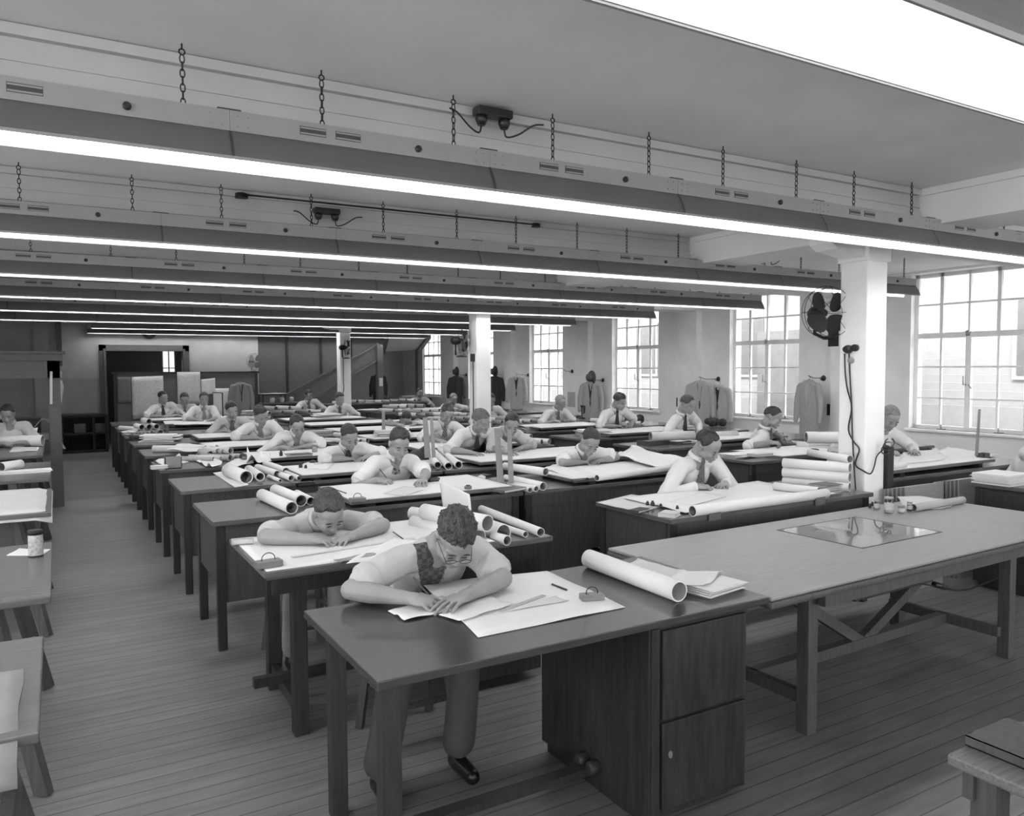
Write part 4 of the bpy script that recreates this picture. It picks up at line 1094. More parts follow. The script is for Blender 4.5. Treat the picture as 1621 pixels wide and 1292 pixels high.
person('person in a dark grey shirt bent very low over the board', YK(6), (643, 664), ((636, 677), (652, 676)), hy=-.12, pitch=44, yaw=-4,
       sleeve='short', hair=hair_d, style='curly', vox=.009, hz=.892, shirt=shirt3_m, pencil=None)
person('person with combed fair hair and grey tie beside the farthest column', YK(8), (538, 632), ((524, 658), (560, 657)), hy=.0, pitch=20, yaw=6, roll=-5,
       sleeve='roll', tie='grey', hair=hair_b, style='quiff', vox=.010, hz=.892)
person('person with dark hair and striped tie under the staircase slope', YK(10)-.2, (489, 626), ((480, 646), (495, 646)), hy=.0, pitch=24, yaw=10, roll=-8,
       sleeve='roll', tie='stripe', hair=hair_d, style='full', vox=.011, hz=.86, pencil=None)
# window bank
def YC(k): return 4.07+PITCH*k+.83
person('person seen in profile with cropped dark hair, writing with arm stretched out', YC(1), (1224, 661), ((1222, 706), (1248, 698)), hy=.02, pitch=24, yaw=34, roll=0,
       sleeve='roll', tie='grey', hair=hair_d, style='full', vox=.006, hz=.90, seat=None, by=30, pole=((-.8, .4, -.3), (1, .3, -.6)), pencil='right', free=True)
person('person with thinning pale hair, half hidden behind the nearest column at the ruler desk', YC(0), (1409, 662), ((1395, 722), (1418, 724)), hy=.05, pitch=38, yaw=-25, roll=5,
       sleeve='long', hair=hair_g, style='full', vox=.007, hz=.91, shirt=shirt_m, pencil=None)
person('person with high hairline and dark tie before the grey jackets', YC(2), (1089, 641), ((1075, 678), (1100, 676)), hy=-.1, pitch=26, yaw=24, roll=-6,
       sleeve='long', tie='dark', hair=hair_b, style='high', vox=.008, hz=.90, by=15)
person('person with brushed-back hair and dark tie before the third window', YC(3), (981, 636), ((968, 672), (990, 670)), hy=-.1, pitch=30, yaw=14, roll=-10,
       sleeve='roll', tie='dark', hair=hair_b, style='quiff', vox=.008, hz=.90)
person('person balding with glasses and striped tie, short sleeves, left of the hat and coat', YC(4), (887, 638), ((880, 670), (898, 668)), hy=-.05, pitch=26, yaw=2,
       sleeve='short', tie='stripe', hair=hair_g, style='high', vox=.009, hz=.90, glasses=True)
person('person with dark hair in pale jacket and striped tie, sitting under the farthest window', YC(9)+.1, (665, 622), ((655, 640), (674, 640)), hy=0, pitch=18, yaw=-4,
       sleeve='long', tie='stripe', hair=hair_d, style='full', vox=.011, hz=.88, shirt=shirt2_m, pencil=None)
person('person with receding hair in white shirt, just left of the middle column', YC(7), (718, 632), ((708, 652), (724, 652)), hy=0, pitch=26, yaw=-6,
       sleeve='roll', tie=None, hair=hair_g, style='high', vox=.010, hz=.88, pencil=None)
person('person mostly hidden behind the right side of the middle column', YC(5), (777, 634), ((771, 662), (786, 660)), hy=0, pitch=26, yaw=-20,
       sleeve='roll', tie=None, hair=hair_d, style='full', vox=.010, hz=.90, pencil=None)
# partly seen ones
person('person hidden behind the nearest column, only a white sleeve and bare elbow showing', 5.12, (1362, 672), ((1338, 728), (1368, 722)), hy=.1, pitch=40, yaw=0,
       sleeve='short', hair=hair_d, style='full', vox=.007, hz=.86, pole=((-1, .2, -.5), (1, .2, -.5)), pencil=None)
person('person at the right edge, only a white-sleeved shoulder in view', 3.62, (1660, 690), ((1625, 768), (1660, 770)), hy=.1, pitch=30, yaw=0,
       sleeve='long', hair=hair_d, style='full', vox=.008, hz=.86, pencil=None)
person('person at the left edge leaning over a big sheet, arm in view', 11.6, (12, 656), ((26, 690), (8, 690)), hy=.1, pitch=30, yaw=-10,
       sleeve='short', hair=hair_d, style='full', vox=.009, hz=.87, shirt=shirt2_m, pencil=None)
# ------------------------------------------------------------------ rolls, papers, books, instruments
def roll(a, b, r, z, label, m=paper_m, group=None, thick=None, inner=True, up=0.):
    """hollow paper roll resting on height z; a, b are the pixels (or points) under its two ends"""
    A = AZ(a[0], a[1], z) if len(a) == 2 else Vector(a); Bq = AZ(b[0], b[1], z) if len(b) == 2 else Vector(b)
    A = Vector((A.x, A.y, z+r+up)); Bq = Vector((Bq.x, Bq.y, z+r+up)); x, y, d = frame(Bq-A); L = (Bq-A).length; n = 22 if r > .03 else 14
    t = thick or max(.0025, r*.12); bm = B(); prof = [(r-t, 0.0, 1), (r, 0.0, 0), (r*1.0, L*.5, 0), (r, L, 0), (r-t, L, 0), (r-t, L*.5, 1), (r-t, 0.001, 1)]
    rings = []
    for q, (rr, zz, mi) in enumerate(prof):
        rings.append([bm.verts.new(A+x*math.cos(2*PI*k/n)*rr+y*math.sin(2*PI*k/n)*rr+d*zz) for k in range(n)])
    for q in range(len(prof)-1):
        for k in range(n):
            f = bm.faces.new((rings[q][k], rings[q][(k+1) % n], rings[q+1][(k+1) % n], rings[q+1][k])); f.material_index = 1 if q in (4, 5) else 0; f.smooth = q not in (0, 3)
    if inner:   # a looser turn of the sheet inside
        ri = r*.66; rg = [[bm.verts.new(A+x*math.cos(1+5.4*k/n)*ri*(1-.12*k/n)+y*math.sin(1+5.4*k/n)*ri*(1-.12*k/n)+d*zz) for k in range(n)] for zz in (.004, L-.004)]
        for k in range(n-1): bm.faces.new((rg[0][k], rg[0][k+1], rg[1][k+1], rg[1][k])).material_index = 1
    root = A.copy(); root.z = z
    me = bpy.data.meshes.new('paper_roll'); bm.to_mesh(me); bm.free(); me.transform(Matrix.Translation(-root))
    o = obj('paper_roll', me, [m, rollin_m], loc=root); setp(o, label, 'roll', group); return o
def sheet(pts, z, label, m=paper_m, cat='paper', curl=.0, seed=0, group=None, name='paper_sheet', n=10):
    P = [AZ(p[0], p[1], z) if len(p) == 2 else Vector(p) for p in pts]; root = (P[0]+P[1]+P[2]+P[3])/4; bm = B(); g = []
    for i in range(n+1):
        u = i/n; r_ = []
        for j in range(n+1):
            v = j/n; p = P[0]*(1-u)*(1-v)+P[1]*u*(1-v)+P[2]*u*v+P[3]*(1-u)*v
            e = max(abs(u-.5), abs(v-.5))*2
            p = p+Vector((0, 0, .0012+curl*max(0, noise.noise(Vector((u*2.3+seed, v*2.3, seed))))*2*e*e))
            r_.append(bm.verts.new(p-root))
        g.append(r_)
    for i in range(n):
        for j in range(n): bm.faces.new((g[i][j], g[i+1][j], g[i+1][j+1], g[i][j+1]))
    o = obj(name, bm, m, loc=root, smooth=True); s = o.modifiers.new('t', 'SOLIDIFY'); s.thickness = .001; s.offset = 1
    setp(o, label, cat, group); return o
def stack(px, w_, d_, h, z, label, rz=0, m=paper_m, n=None, jit=.02, cat='papers', m2=None, name='paper_stack'):
    p = AZ(px[0], px[1], z) if len(px) == 2 else Vector(px); n = n or max(3, int(h/.006)); bm = B(); rnd = random.Random(len(label)*17 % 999)
    for k in range(n):
        a = rnd.uniform(-1, 1)*jit*3; M = Matrix.Translation((rnd.uniform(-1, 1)*jit, rnd.uniform(-1, 1)*jit, 0)) @ Matrix.Rotation(a, 4, 'Z')
        s = 1-rnd.random()*.1
        box(bm, -w_/2*s, w_/2*s, -d_/2*s, d_/2*s, h*k/n, h*(k+.86)/n, M, mi=(1 if m2 and rnd.random() < .4 else 0))
    o = obj(name, bm, [m]+([m2] if m2 else []), loc=(p.x, p.y, z)); o.rotation_euler = (0, 0, rz); setp(o, label, cat); return o
def book(px, w_, d_, h, z, label, rz=0, m=cardb_m):
    p = AZ(px[0], px[1], z) if len(px) == 2 else Vector(px); t = thing('book', label, 'book', (p.x, p.y, z), rz)
    b = B(); box(b, -w_/2, w_/2, -d_/2, d_/2, 0, .003); box(b, -w_/2, w_/2, -d_/2, d_/2, h-.003, h); box(b, -w_/2, -w_/2+.003, -d_/2, d_/2, 0, h); obj('cover', b, m, t)
    obj('page_block', bx(-w_/2+.003, w_/2-.006, -d_/2+.005, d_/2-.005, .003, h-.003), paper2_m, t); return t
def cbox(px, w_, d_, h, z, label, m, rz=0, name='box', cat='box', lid=False):
    p = AZ(px[0], px[1], z) if len(px) == 2 else Vector(px); t = thing(name, label, cat, (p.x, p.y, z), rz); s = .006
    b = B(); box(b, -w_/2, w_/2, -d_/2, d_/2, 0, s)
    for q in ((-w_/2, -w_/2+s, -d_/2, d_/2), (w_/2-s, w_/2, -d_/2, d_/2), (-w_/2, w_/2, -d_/2, -d_/2+s), (-w_/2, w_/2, d_/2-s, d_/2)): box(b, q[0], q[1], q[2], q[3], 0, h)
    obj('case', b, m, t); obj('insert', bx(-w_/2+s, w_/2-s, -d_/2+s, d_/2-s, s, h*.8), edge_m, t); return t
def bottle(px, r, h, z, label, m=black_m, capm=None, name='ink_bottle', cat='bottle'):
    p = AZ(px[0], px[1], z) if len(px) == 2 else Vector(px); t = thing(name, label, cat, (p.x, p.y, z))
    b = B(); lathe(b, [(r*.9, 0), (r, h*.08), (r, h*.66), (r*.55, h*.78), (r*.5, h*.8)], 14); obj('body', b, m, t, smooth=True)
    b = B(); lathe(b, [(r*.62, h*.79), (r*.62, h*.97), (r*.5, h)], 14); obj('stopper', b, capm or black_m, t); return t
def jar(px, r, h, z, label, lidm=brass_m, lab=True, fill=paperg_m):
    p = AZ(px[0], px[1], z) if len(px) == 2 else Vector(px); t = thing('jar', label, 'jar', (p.x, p.y, z))
    b = B(); lathe(b, [(r*.93, 0), (r, h*.06), (r, h*.78), (r*.86, h*.86), (r*.86, h*.88)], 20); obj('body', b, clear_m, t, smooth=True)
    b = B(); lathe(b, [(r*.85, h*.03), (r*.9, h*.06), (r*.9, h*.6)], 20); obj('contents', b, fill, t)
    b = B(); lathe(b, [(r*.95, h*.86), (r*.97, h*.99), (r*.8, h)], 20); obj('lid', b, lidm, t)
    if lab: b = B(); lathe(b, [(r*1.01, h*.22), (r*1.01, h*.62)], 20, cap=False); obj('paper_label', b, draw_m, t)
    return t
def weight(px, z, label, rz=0., k=1.):
    p = AZ(px[0], px[1], z); t = thing('paperweight', label, 'paperweight', (p.x, p.y, z), rz)
    obj('lead_block', bx(-.048*k, .048*k, -.026*k, .026*k, 0, .024*k), mat('dull_lead', .18, .5, metal=.2), t, bevel=.003)
    b = B(); tube(b, [(-.025*k, 0, .02*k)]+[(-.025*k*math.cos(a), 0, .03*k+.022*k*math.sin(a)) for a in [PI*i/8 for i in range(9)]]+[(.025*k, 0, .02*k)], .0022, 6); obj('wire_handle', b, iron_m, t); return t
def rod(a, b, r, label, m=wood_l, name='ruler', cat='ruler', w_=None, h=.002):
    A = Vector(a); Bq = Vector(b); bm = B()
    if w_: 
        x, y, d = frame(Bq-A); beam(bm, A, Bq, w_, h)
    else: tube(bm, [A, Bq], r, 8)
    root = (A+Bq)/2; root.z = min(A.z, Bq.z)
    me = bpy.data.meshes.new(name); bmesh.ops.recalc_face_normals(bm, faces=bm.faces); bm.to_mesh(me); bm.free(); me.transform(Matrix.Translation(-root)); o = obj(name, me, m, loc=root); setp(o, label, cat); return o
def flat_rule(a, b, z, w_, label, m=wood_l, name='ruler', cat='ruler', th=.003):
    A = AZ(a[0], a[1], z); Bq = AZ(b[0], b[1], z); d = (Bq-A); L = d.length; t = obj(name, bx(0, L, -w_/2, w_/2, 0, th), m, loc=(A.x, A.y, z)); t.rotation_euler = (0, 0, math.atan2(d.y, d.x)); setp(t, label, cat); return t

T0 = DZ+.001
# nearest table
sheet([(757, 1010), (990, 962), (866, 905), (668, 925)], T0, 'large white drawing sheet lying on the nearest table under the front man', curl=.004, seed=2)
sheet([(614, 968), (640, 983), (742, 962), (700, 944)], T0+.003, 'small folded white paper under the hands of the front man', curl=.012, seed=5)
sheet([(694, 974), (732, 985), (812, 958), (770, 944)], T0+.006, 'narrow white note sheet overlapping the large drawing under the front man', curl=.008, seed=7)
sheet([(752, 972), (762, 976), (900, 952), (880, 945)], T0+.003, 'thin curled tracing strip lying on the large drawing', m=paper2_m, curl=.004, seed=9)
flat_rule((792, 969), (861, 943), T0+.004, .022, 'short flat scale rule lying diagonally on the large drawing', m=paperg_m)
rod(AZ(874, 925, T0+.007), AZ(897, 934, T0+.007), .0045, 'short dark pencil lying alone near the top of the large drawing', m=black_m, name='pencil', cat='pencil')
weight((937, 949), T0+.003, 'grey paperweight with wire loop on the large drawing of the nearest table', rz=-.3, k=1.0)
rod(AZ(935, 946, T0+.02), AZ(919, 940, T0+.09), .0035, 'pencil propped up on the paperweight of the nearest table', m=wood_l, name='pencil', cat='pencil')
roll((932, 898), (1075, 953), .043, T0, 'long thick white roll lying diagonally on the nearest table', inner=False)
sheet([(985, 897), (1062, 918), (1085, 905), (1010, 886)], T0, 'pale tracing lying behind the long roll on the nearest table', m=paper2_m, curl=.012, seed=3)
stack((1128, 934), .24, .17, .035, T0, 'dog-eared stack of folded drawings at the right end of the nearest table', rz=.15, n=9, jit=.012, m2=paper2_m)
sheet([(1050, 925), (1120, 928), (1145, 905), (1075, 905)], T0+.036, 'loose pale sheets sliding off the dog-eared stack', curl=.015, seed=4)
book((720, 916), .01, .01, .004, T0, 'x').name = 'tmpbook'
for o in [q for q in bpy.data.objects if q.name.startswith('tmpbook')]:
    for c in list(o.children): bpy.data.objects.remove(c)
    bpy.data.objects.remove(o)
# second table
Z1 = DZ+.035
weight((425, 897), Z1, 'dark paperweight with wire loop at the left corner of the second board', rz=.1, k=1.25)
cbox((384, 861), .11, .045, .028, Z1, 'small white eraser-shaped box at the far left corner of the second board', paper2_m, rz=-.1, name='eraser', cat='eraser')
flat_rule((462, 882), (655, 852), Z1, .03, 'long pale scale rule under the hands of the low-bent man', m=paper2_m)
sheet([(548, 893), (600, 888), (668, 856), (625, 850)], Z1+.001, 'loose white sheet at the right of the second board', curl=.01, seed=12)
b = B(); q0 = AZ(556, 884, Z1+.004)
pts = []
for i in range(40):
    a = 2*PI*i/40; pts.append((.11*math.cos(a)+.03*math.cos(2*a), .035*math.sin(a)+.012*math.sin(3*a)))
prism(b, pts, .0025, axis=2); fc = obj('french_curve', b, mat('smoked_celluloid', .30, .2), loc=q0); fc.rotation_euler = (0, 0, .25); setp(fc, 'transparent curved template on the second board near its front edge', 'drawing curve')
rod(AZ(622, 842, Z1+.005), AZ(638, 853, Z1+.005), .003, 'dark dividers lying at the right of the second board', m=iron_m, name='dividers', cat='dividers')
G = 'big rolls on the right end of the second table'
roll((762, 812), (856, 850), .026, T0, 'slim white roll nearest the right corner of the second table', group=G)
roll((760, 826), (832, 851), .018, T0, 'thinnest white roll of the heap behind the front man', group=G)
roll((702, 828), (797, 858), .050, T0, 'fat double roll with a smaller roll inside, right of the front man', group=G)
roll((782, 858), (803, 864), .028, T0+.0, 'short inner roll poking from the fat double roll', group=G)
roll((655, 838), (760, 862), .042, T0, 'white roll with rounded left end, left of the front man', group=G, inner=False)
roll((652, 822), (758, 838), .040, T0+.0, 'white roll behind the rounded one, left of the front man', group=G, inner=False)
roll((672, 822), (772, 842), .046, T0+.075, 'upper roll lying across the heap behind the front man', group=G, inner=False)
p = AZ(706, 812, T0); q = AZ(752, 826, T0)
sheet([(p.x, p.y+.04, T0+.01), (q.x, q.y+.04, T0+.01), (q.x+.03, q.y+.13, T0+.15), (p.x+.02, p.y+.15, T0+.20)], T0, 'stiff white sheet standing up behind the roll heap of the second table', curl=.01, seed=1)
# third row, left desk
G = 'rolls at the left of the third row'
roll((415, 792), (462, 814), .042, T0, 'white roll with dark mouth, leftmost on the third desk', group=G)
roll((436, 784), (477, 802), .042, T0, 'white roll with pale mouth in the middle of three on the third desk', group=G)
roll((470, 788), (492, 800), .030, T0, 'smallest of the three rolls on the third desk, half hidden by a head', group=G)
weight((566, 794), DZ+RB+.004, 'ribbed paperweight at the front edge of the third board', k=1.1)
cbox((484, 770), .14, .05, .03, DZ+RB+.003, 'small dark instrument tin above the head of the low-bent man', iron_m, name='instrument_tin', cat='tin')
sheet([(606, 782), (640, 786), (672, 775), (640, 770)], DZ+RB+.005, 'small note pad under the left hand of the spotted-tie man', m=paper2_m)
rod(AZ(520, 771, DZ+RB+.006), AZ(548, 781, DZ+RB+.006), .004, 'dark pencil lying left of the spotted-tie man', m=cardd_m, name='pencil', cat='pencil')
bottle((741, 774), .028, .03, DZ+RB+.004, 'round squat ink pot at the right corner of the third board', m=cardb_m)
cbox((686, 762), .09, .05, .03, DZ+RB+.004, 'small dark box right of the spotted-tie man', cardd_m, name='instrument_tin', cat='tin')
for i, (px, r, h) in enumerate((((722, 757), .012, .05), ((733, 760), .015, .035), ((716, 762), .010, .03))): bottle(px, r, h, T0, 'tiny ink bottle in the clutter between two third-row desks, ' + ['tallest', 'widest', 'shortest'][i])
b = B(); rnd = random.Random(5)
for i in range(11):
    a = rnd.uniform(0, 2*PI); r_ = rnd.uniform(.0, .04); ell(b, Vector((r_*math.cos(a), r_*math.sin(a)*.7, .018+rnd.random()*.02)), rnd.uniform(.014, .026), None, 2)
o = obj('crumpled_rag', fuse(b, .006, 2), paper2_m, smooth=True, loc=AZ(762, 763, T0)); setp(o, 'crumpled white rag among the instruments on the third row', 'rag')
book((802, 776), .26, .20, .022, T0, 'grey ledger lying under the other at the foot of the two upright rulers', rz=.2, m=paper2_m)
book((802, 776), .25, .19, .020, T0+.023, 'grey-covered book on top of the ledger at the foot of the upright rulers', rz=.3)
stack((752, 756), .30, .12, .02, T0, 'untidy dark folders beside the crumpled rag', m=cardd_m, m2=paperg_m, rz=.2)
def upright(px_top, px_bot, Yp, w_, label, m=wood_l, th=.006, name='set_square'):
    t = AY(px_top[0], px_top[1], Yp); bt = AY(px_bot[0], px_bot[1], Yp-.02); bt.z = max(bt.z, T0)
    bm = B(); wb_ = w_*1.35
    pr = [(bt.x-w_/2, bt.z), (bt.x+wb_/2, bt.z), (t.x+w_/2*.9, t.z), (t.x-w_/2*.9, t.z)]
    prism(bm, pr, th, axis=1, off=0); o = obj(name, bm, m); o.location = (0, Yp, 0); setp(o, label, 'ruler'); return o
upright((787, 678), (794, 764), 5.35, .050, 'wide wooden blade standing upright in front of the grey books, left of the pair')
upright((806, 680), (811, 766), 5.30, .040, 'wooden blade standing upright in front of the grey books, right of the pair')
upright((673, 661), (678, 725), 7.15, .055, 'tall pale blade standing upright in the fourth row, left of the pair')
upright((683, 661), (688, 727), 7.13, .035, 'tall pale blade standing upright in the fourth row, right of the pair')
upright((607, 650), (608, 690), 9.9, .045, 'slim pale post standing on a desk left of the dark-shirted man')
upright((768, 641), (764, 668), 11.6, .05, 'dark upright blade standing just left of the middle column', m=edge_m)
G = 'rolls on the right desk of the third row'
for i, (a, c, r, l) in enumerate((((799, 752), (864, 762), .034, 'topmost'), ((800, 760), (844, 769), .024, 'middle thin'), ((812, 766), (860, 777), .034, 'front wide'), ((812, 772), (849, 779), .024, 'front narrow'), ((806, 770), (839, 780), .020, 'lowest and smallest'))):
    roll(a, c, r, T0, l+' roll of the bundle right of the two upright rulers', group=G, up=.045 if i == 0 else 0)
ZB = DZ+RB+.002
roll((945, 762), (1086, 742), .026, ZB, 'long roll along the front edge under the cheek-on-hand man', inner=False)
sheet([(858, 742), (925, 762), (945, 752), (880, 735)], ZB+.002, 'white sheets at the left corner under the cheek-on-hand man', curl=.02, seed=21)
sheet([(975, 722), (1050, 742), (1090, 728), (1000, 708)], ZB+.03, 'broad raised white sheet right of the cheek-on-hand man', curl=.03, seed=23)
cbox((915, 762), .14, .03, .02, ZB+.01, 'small dark tin on the board under the cheek-on-hand man', cardb_m, name='instrument_tin', cat='tin')
# fourth row left
G = 'rolls at the left of the fourth row'
roll((361, 754), (390, 766), .056, T0, 'widest dark-mouthed roll at the left of the fourth row', group=G)
sheet([(337, 749), (372, 772), (394, 768), (362, 745)], T0+.002, 'stiff folded drawing lying left of the widest roll in the fourth row', curl=.05, seed=33)
roll((394, 750), (412, 762), .040, T0, 'squashed roll right of the widest one in the fourth row', group=G, thick=.008)
roll((408, 746), (439, 757), .034, T0, 'white roll third from the left in the fourth row', group=G)
roll((421, 740), (453, 752), .034, T0+.0, 'white roll fourth from the left in the fourth row', group=G)
roll((432, 752), (461, 762), .026, T0, 'small roll fifth from the left in the fourth row', group=G)
roll((452, 752), (474, 761), .022, T0, 'small roll at the right end of the fourth row group', group=G)
roll((425, 757), (444, 764), .016, T0, 'tiny roll lying in front of the fourth row group', group=G)
for i, (px, r, h) in enumerate((((476, 741), .018, .05), ((484, 742), .014, .035), ((495, 733), .03, .025))): bottle(px, r, h, ZB, 'ink bottle left of the man with the long black tie, ' + ['tallest', 'thin one', 'flat round one'][i])
b = B(); lathe(b, [(.04, 0), (.042, .006), (.042, .012), (.036, .014)], 18); setp(obj('tape_reel', b, paper2_m, loc=AZ(504, 735, ZB)), 'pale flat reel on the board of the long black tie man', 'reel')
sheet([(470, 742), (520, 744), (530, 733), (486, 732)], ZB+.002, 'curled white slip on the board of the long black tie man', curl=.01, seed=40)
G = 'rolls beside the leaning pair'
for i, (a, c, r, l) in enumerate((((679, 722), (693, 742), .034, 'left'), ((684, 718), (710, 744), .036, 'middle'), ((696, 716), (726, 742), .036, 'right'))): roll(a, c, r, T0, l+' roll pointing at the camera beside the fair-haired leaning man', group=G)
b = B(); ell(b, Vector((0, 0, .07)), (.09, .05, .07), None, 3); cap(b, Vector((.05, 0, .12)), Vector((.10, 0, .16)), .03, .02)
setp(obj('leather_bag', fuse(b, .008, 3), cardd_m, smooth=True, loc=AZ(660, 733, T0)), 'small dark bag standing left of the tall pale blades', 'bag')
# fifth row left: books, block, heap
book((252, 742), .15, .11, .028, T0, 'lower white book at the left end of the fifth row', rz=.05, m=paper2_m)
book((252, 741), .15, .11, .025, T0+.029, 'upper white book at the left end of the fifth row', rz=-.05, m=paper2_m)
sheet([(243, 731), (262, 738), (300, 732), (280, 724)], T0, 'crumpled white paper behind the two white books', curl=.04, seed=50)
cbox((274, 741), .15, .08, .11, T0, 'pale wooden pencil box with leafy clutter sticking out, fifth row', wood_l, name='pencil_box')
G = 'heap of dark-mouthed rolls in the fifth row'
E_ = [(338, 731), (350, 730), (364, 730), (373, 727), (381, 727), (365, 727), (353, 727), (345, 727), (333, 728)]
for i, e in enumerate(E_):
    up = (0, 0, 0, 0, 0, .058, .058, .058, .03)[i]; q = AZ(e[0], e[1], T0); z_ = T0
    roll((q.x-.30+.03*i, q.y+.28, 0), (q.x, q.y-.02, 0), .026+.004*(i % 3), z_, 'roll %s in the heap of dark-mouthed rolls beside the pencil box' % ['far left', 'second along the base', 'third along the base', 'fourth along the base', 'far right', 'top right', 'top middle', 'top left', 'leftmost leaning'][i], group=G, up=up, m=paper2_m if i % 2 else paperg_m)
sheet([(308, 728), (330, 741), (352, 735), (322, 722)], T0+.01, 'open folded sheet under the heap of dark-mouthed rolls', curl=.05, seed=52)
sheet([(352, 745), (402, 734), (396, 727), (360, 733)], T0+.012, 'white flap sticking out right of the heap of rolls', curl=.03, seed=53)
sheet([(390, 736), (430, 730), (425, 722), (392, 718)], ZB, 'peaked white sheet left of the patterned-tie man', curl=.10, seed=54)
bottle((445, 722), .018, .06, ZB, 'black ink bottle in front of the patterned-tie man')
stack((474, 722), .26, .12, .03, ZB, 'low stack of books and papers in front of the patterned-tie man', m2=cardb_m, n=5)
jar((498, 716), .03, .10, ZB, 'clear jar with pens at the right of the patterned-tie man', lab=False, lidm=paper2_m)
# sixth and further rows, left
roll((243, 716), (325, 716), .040, T0, 'long pale roll lying flat at the left of the sixth row', inner=False)
sheet([(262, 713), (330, 718), (350, 706), (290, 703)], T0+.05, 'big white sheet draped beyond the long pale roll', curl=.04, seed=61)
cbox((232, 696), .42, .16, .05, T0, 'long dark instrument case at the left of the seventh row', cab_m, name='instrument_case', cat='case')
G = 'bundle of rolls in the eighth row'
for i, (dx, up) in enumerate(((0, 0), (.10, 0), (.20, 0), (.30, .0), (.05, .085), (.15, .085), (.25, .085), (.15, .165))):
    q = AZ(219, 690, T0); roll((q.x+dx-.05, q.y+.35, 0), (q.x+dx, q.y, 0), .040, T0, 'roll of the stacked bundle in the eighth row, ' + ['base far left', 'base second', 'base third', 'base far right', 'upper left', 'upper middle', 'upper right', 'single top one'][i], group=G, up=up, m=paper2_m)
roll((190, 681), (222, 683), .035, T0, 'pale flat roll at the far left end of the ninth row', inner=False)
sheet([(188, 684), (215, 690), (240, 686), (214, 680)], T0+.003, 'white papers at the left end of the eighth row', curl=.02, seed=66)
q = AZ(265, 688, T0); b = B(); lathe(b, [(.09, 0), (.09, .012)], 16); box(b, -.02, .02, -.006, .006, .01, .14); box(b, -.09, .09, -.008, .008, .14, .155)
setp(obj('tee_stand', b, edge_m, loc=q), 'small T-shaped stand behind the long instrument case', 'stand')
sheet([(262, 673), (335, 672), (330, 665), (258, 667)], DZ+RB+.004, 'white sheet before the two men at the screen', curl=.01, seed=70)
q = AZ(241, 665, T0); bottle((q.x, q.y, 0), .06, .18, T0, 'dark lidded jug at the elbow of the left man at the screen', name='jug', cat='jug')
# desk behind the pale table: rolled-edge drawing and clutter
D1 = DZ+.001
sheet([(985, 788), (1085, 812), (1325, 782), (1200, 762)], D1+.012, 'large white drawing on the desk behind the pale table', curl=.006, seed=80)
roll((1096, 818), (1308, 789), .036, D1, 'rolled front edge of the large drawing behind the pale table', inner=True)
sheet([(945, 796), (1010, 812), (1075, 796), (1000, 783)], D1, 'grey-edged papers at the left corner behind the pale table', m=paper2_m, curl=.01, seed=82)
book((1060, 817), .13, .11, .026, D1, 'white-paged booklet at the front left corner behind the pale table', rz=.5, m=paper2_m)
book((1012, 810), .14, .08, .018, D1, 'dark thin book left of the white booklet', rz=.3, m=cardd_m)
for i, (px, r, h) in enumerate((((1025, 800), .012, .03), ((1033, 801), .014, .036), ((1046, 802), .010, .02), ((1072, 806), .010, .025))): bottle(px, r, h, D1+.014, 'tiny black bottle in the row behind the pale table, ' + RN[i] .replace('nearest', 'first')+' from the left')
for i, (px, w_) in enumerate((((1138, 826), .10), ((1276, 797), .10))):
    p = AZ(px[0], px[1], .80); t = obj('edge_clip', bx(-w_/2, w_/2, -.01, .0, -.02, .05), edge_m, loc=(p.x, 3.69, DZ-.015)); setp(t, 'grey clip holding the rolled drawing edge, %s of the two' % ['left', 'right'][i], 'clip', 'clips on the rolled drawing')
sheet([(1060, 795), (1100, 800), (1150, 786), (1110, 780)], D1+.016, 'small white slip under the writing hand behind the pale table', curl=.004, seed=84)
roll((1226, 776), (1296, 784), .030, D1+.016, 'small white roll resting behind the rolled drawing edge', inner=True)
G = 'pile of big rolls beside the nearest column'
_a = AZ(1240, 768, D1); _c = AZ(1345, 778, D1); _a = (_a.x, _a.y, 0); _c = (_c.x, _c.y, 0)
roll(_a, _c, .034, D1, 'bottom roll of the pile left of the nearest column', group=G, inner=False)
roll(_a, _c, .040, D1, 'middle roll of the pile left of the nearest column', group=G, inner=False, up=.066)
roll(_a, _c, .038, D1, 'upper roll of the pile left of the nearest column', group=G, inner=False, up=.143)
roll((_a[0]+.3, _a[1]-.01, 0), _c, .030, D1, 'topmost roll of the pile left of the nearest column', group=G, inner=False, up=.217)
stack((1306, 780), .18, .16, .07, D1, 'crumpled grey folders against the nearest column', m=paperg_m, m2=cardb_m, jit=.012)
# big pale table
G = 'jars on the big pale table'
jar((1407, 812), .030, .11, LTZ+.001, 'tallest labelled glass jar on the big pale table')
jar((1388, 806), .020, .062, LTZ+.001, 'medium glass jar left of the tallest one on the pale table')
jar((1427, 812), .024, .055, LTZ+.001, 'low wide jar just right of the tallest one on the pale table')
jar((1440, 809), .019, .065, LTZ+.001, 'small dark-filled jar beside the grey roll on the pale table', fill=cardd_m)
for i, px in enumerate(((1377, 804), (1381, 801), (1386, 800))): bottle(px, .010, .03, LTZ+.001, 'tiny bottle at the left of the jars, ' + ['front one', 'middle one', 'rear one'][i])
roll((1446, 810), (1524, 797), .026, LTZ+.001, 'grey roll lying at the far side of the big pale table', m=paperg_m)
sheet([(1432, 806), (1500, 806), (1520, 792), (1420, 786)], LTZ+.002, 'pale sheet spread beyond the grey roll on the big pale table', m=paper2_m, curl=.02, seed=90)
# right edge
stack((1585, 765), .34, .30, .085, .851, 'tall stack of papers on the dark cabinet at the right edge', n=12, jit=.008, m2=paper2_m)
book((1612, 1185), .22, .18, .03, .701, 'worn book on the table corner at the lower right', m=ltleg_m)
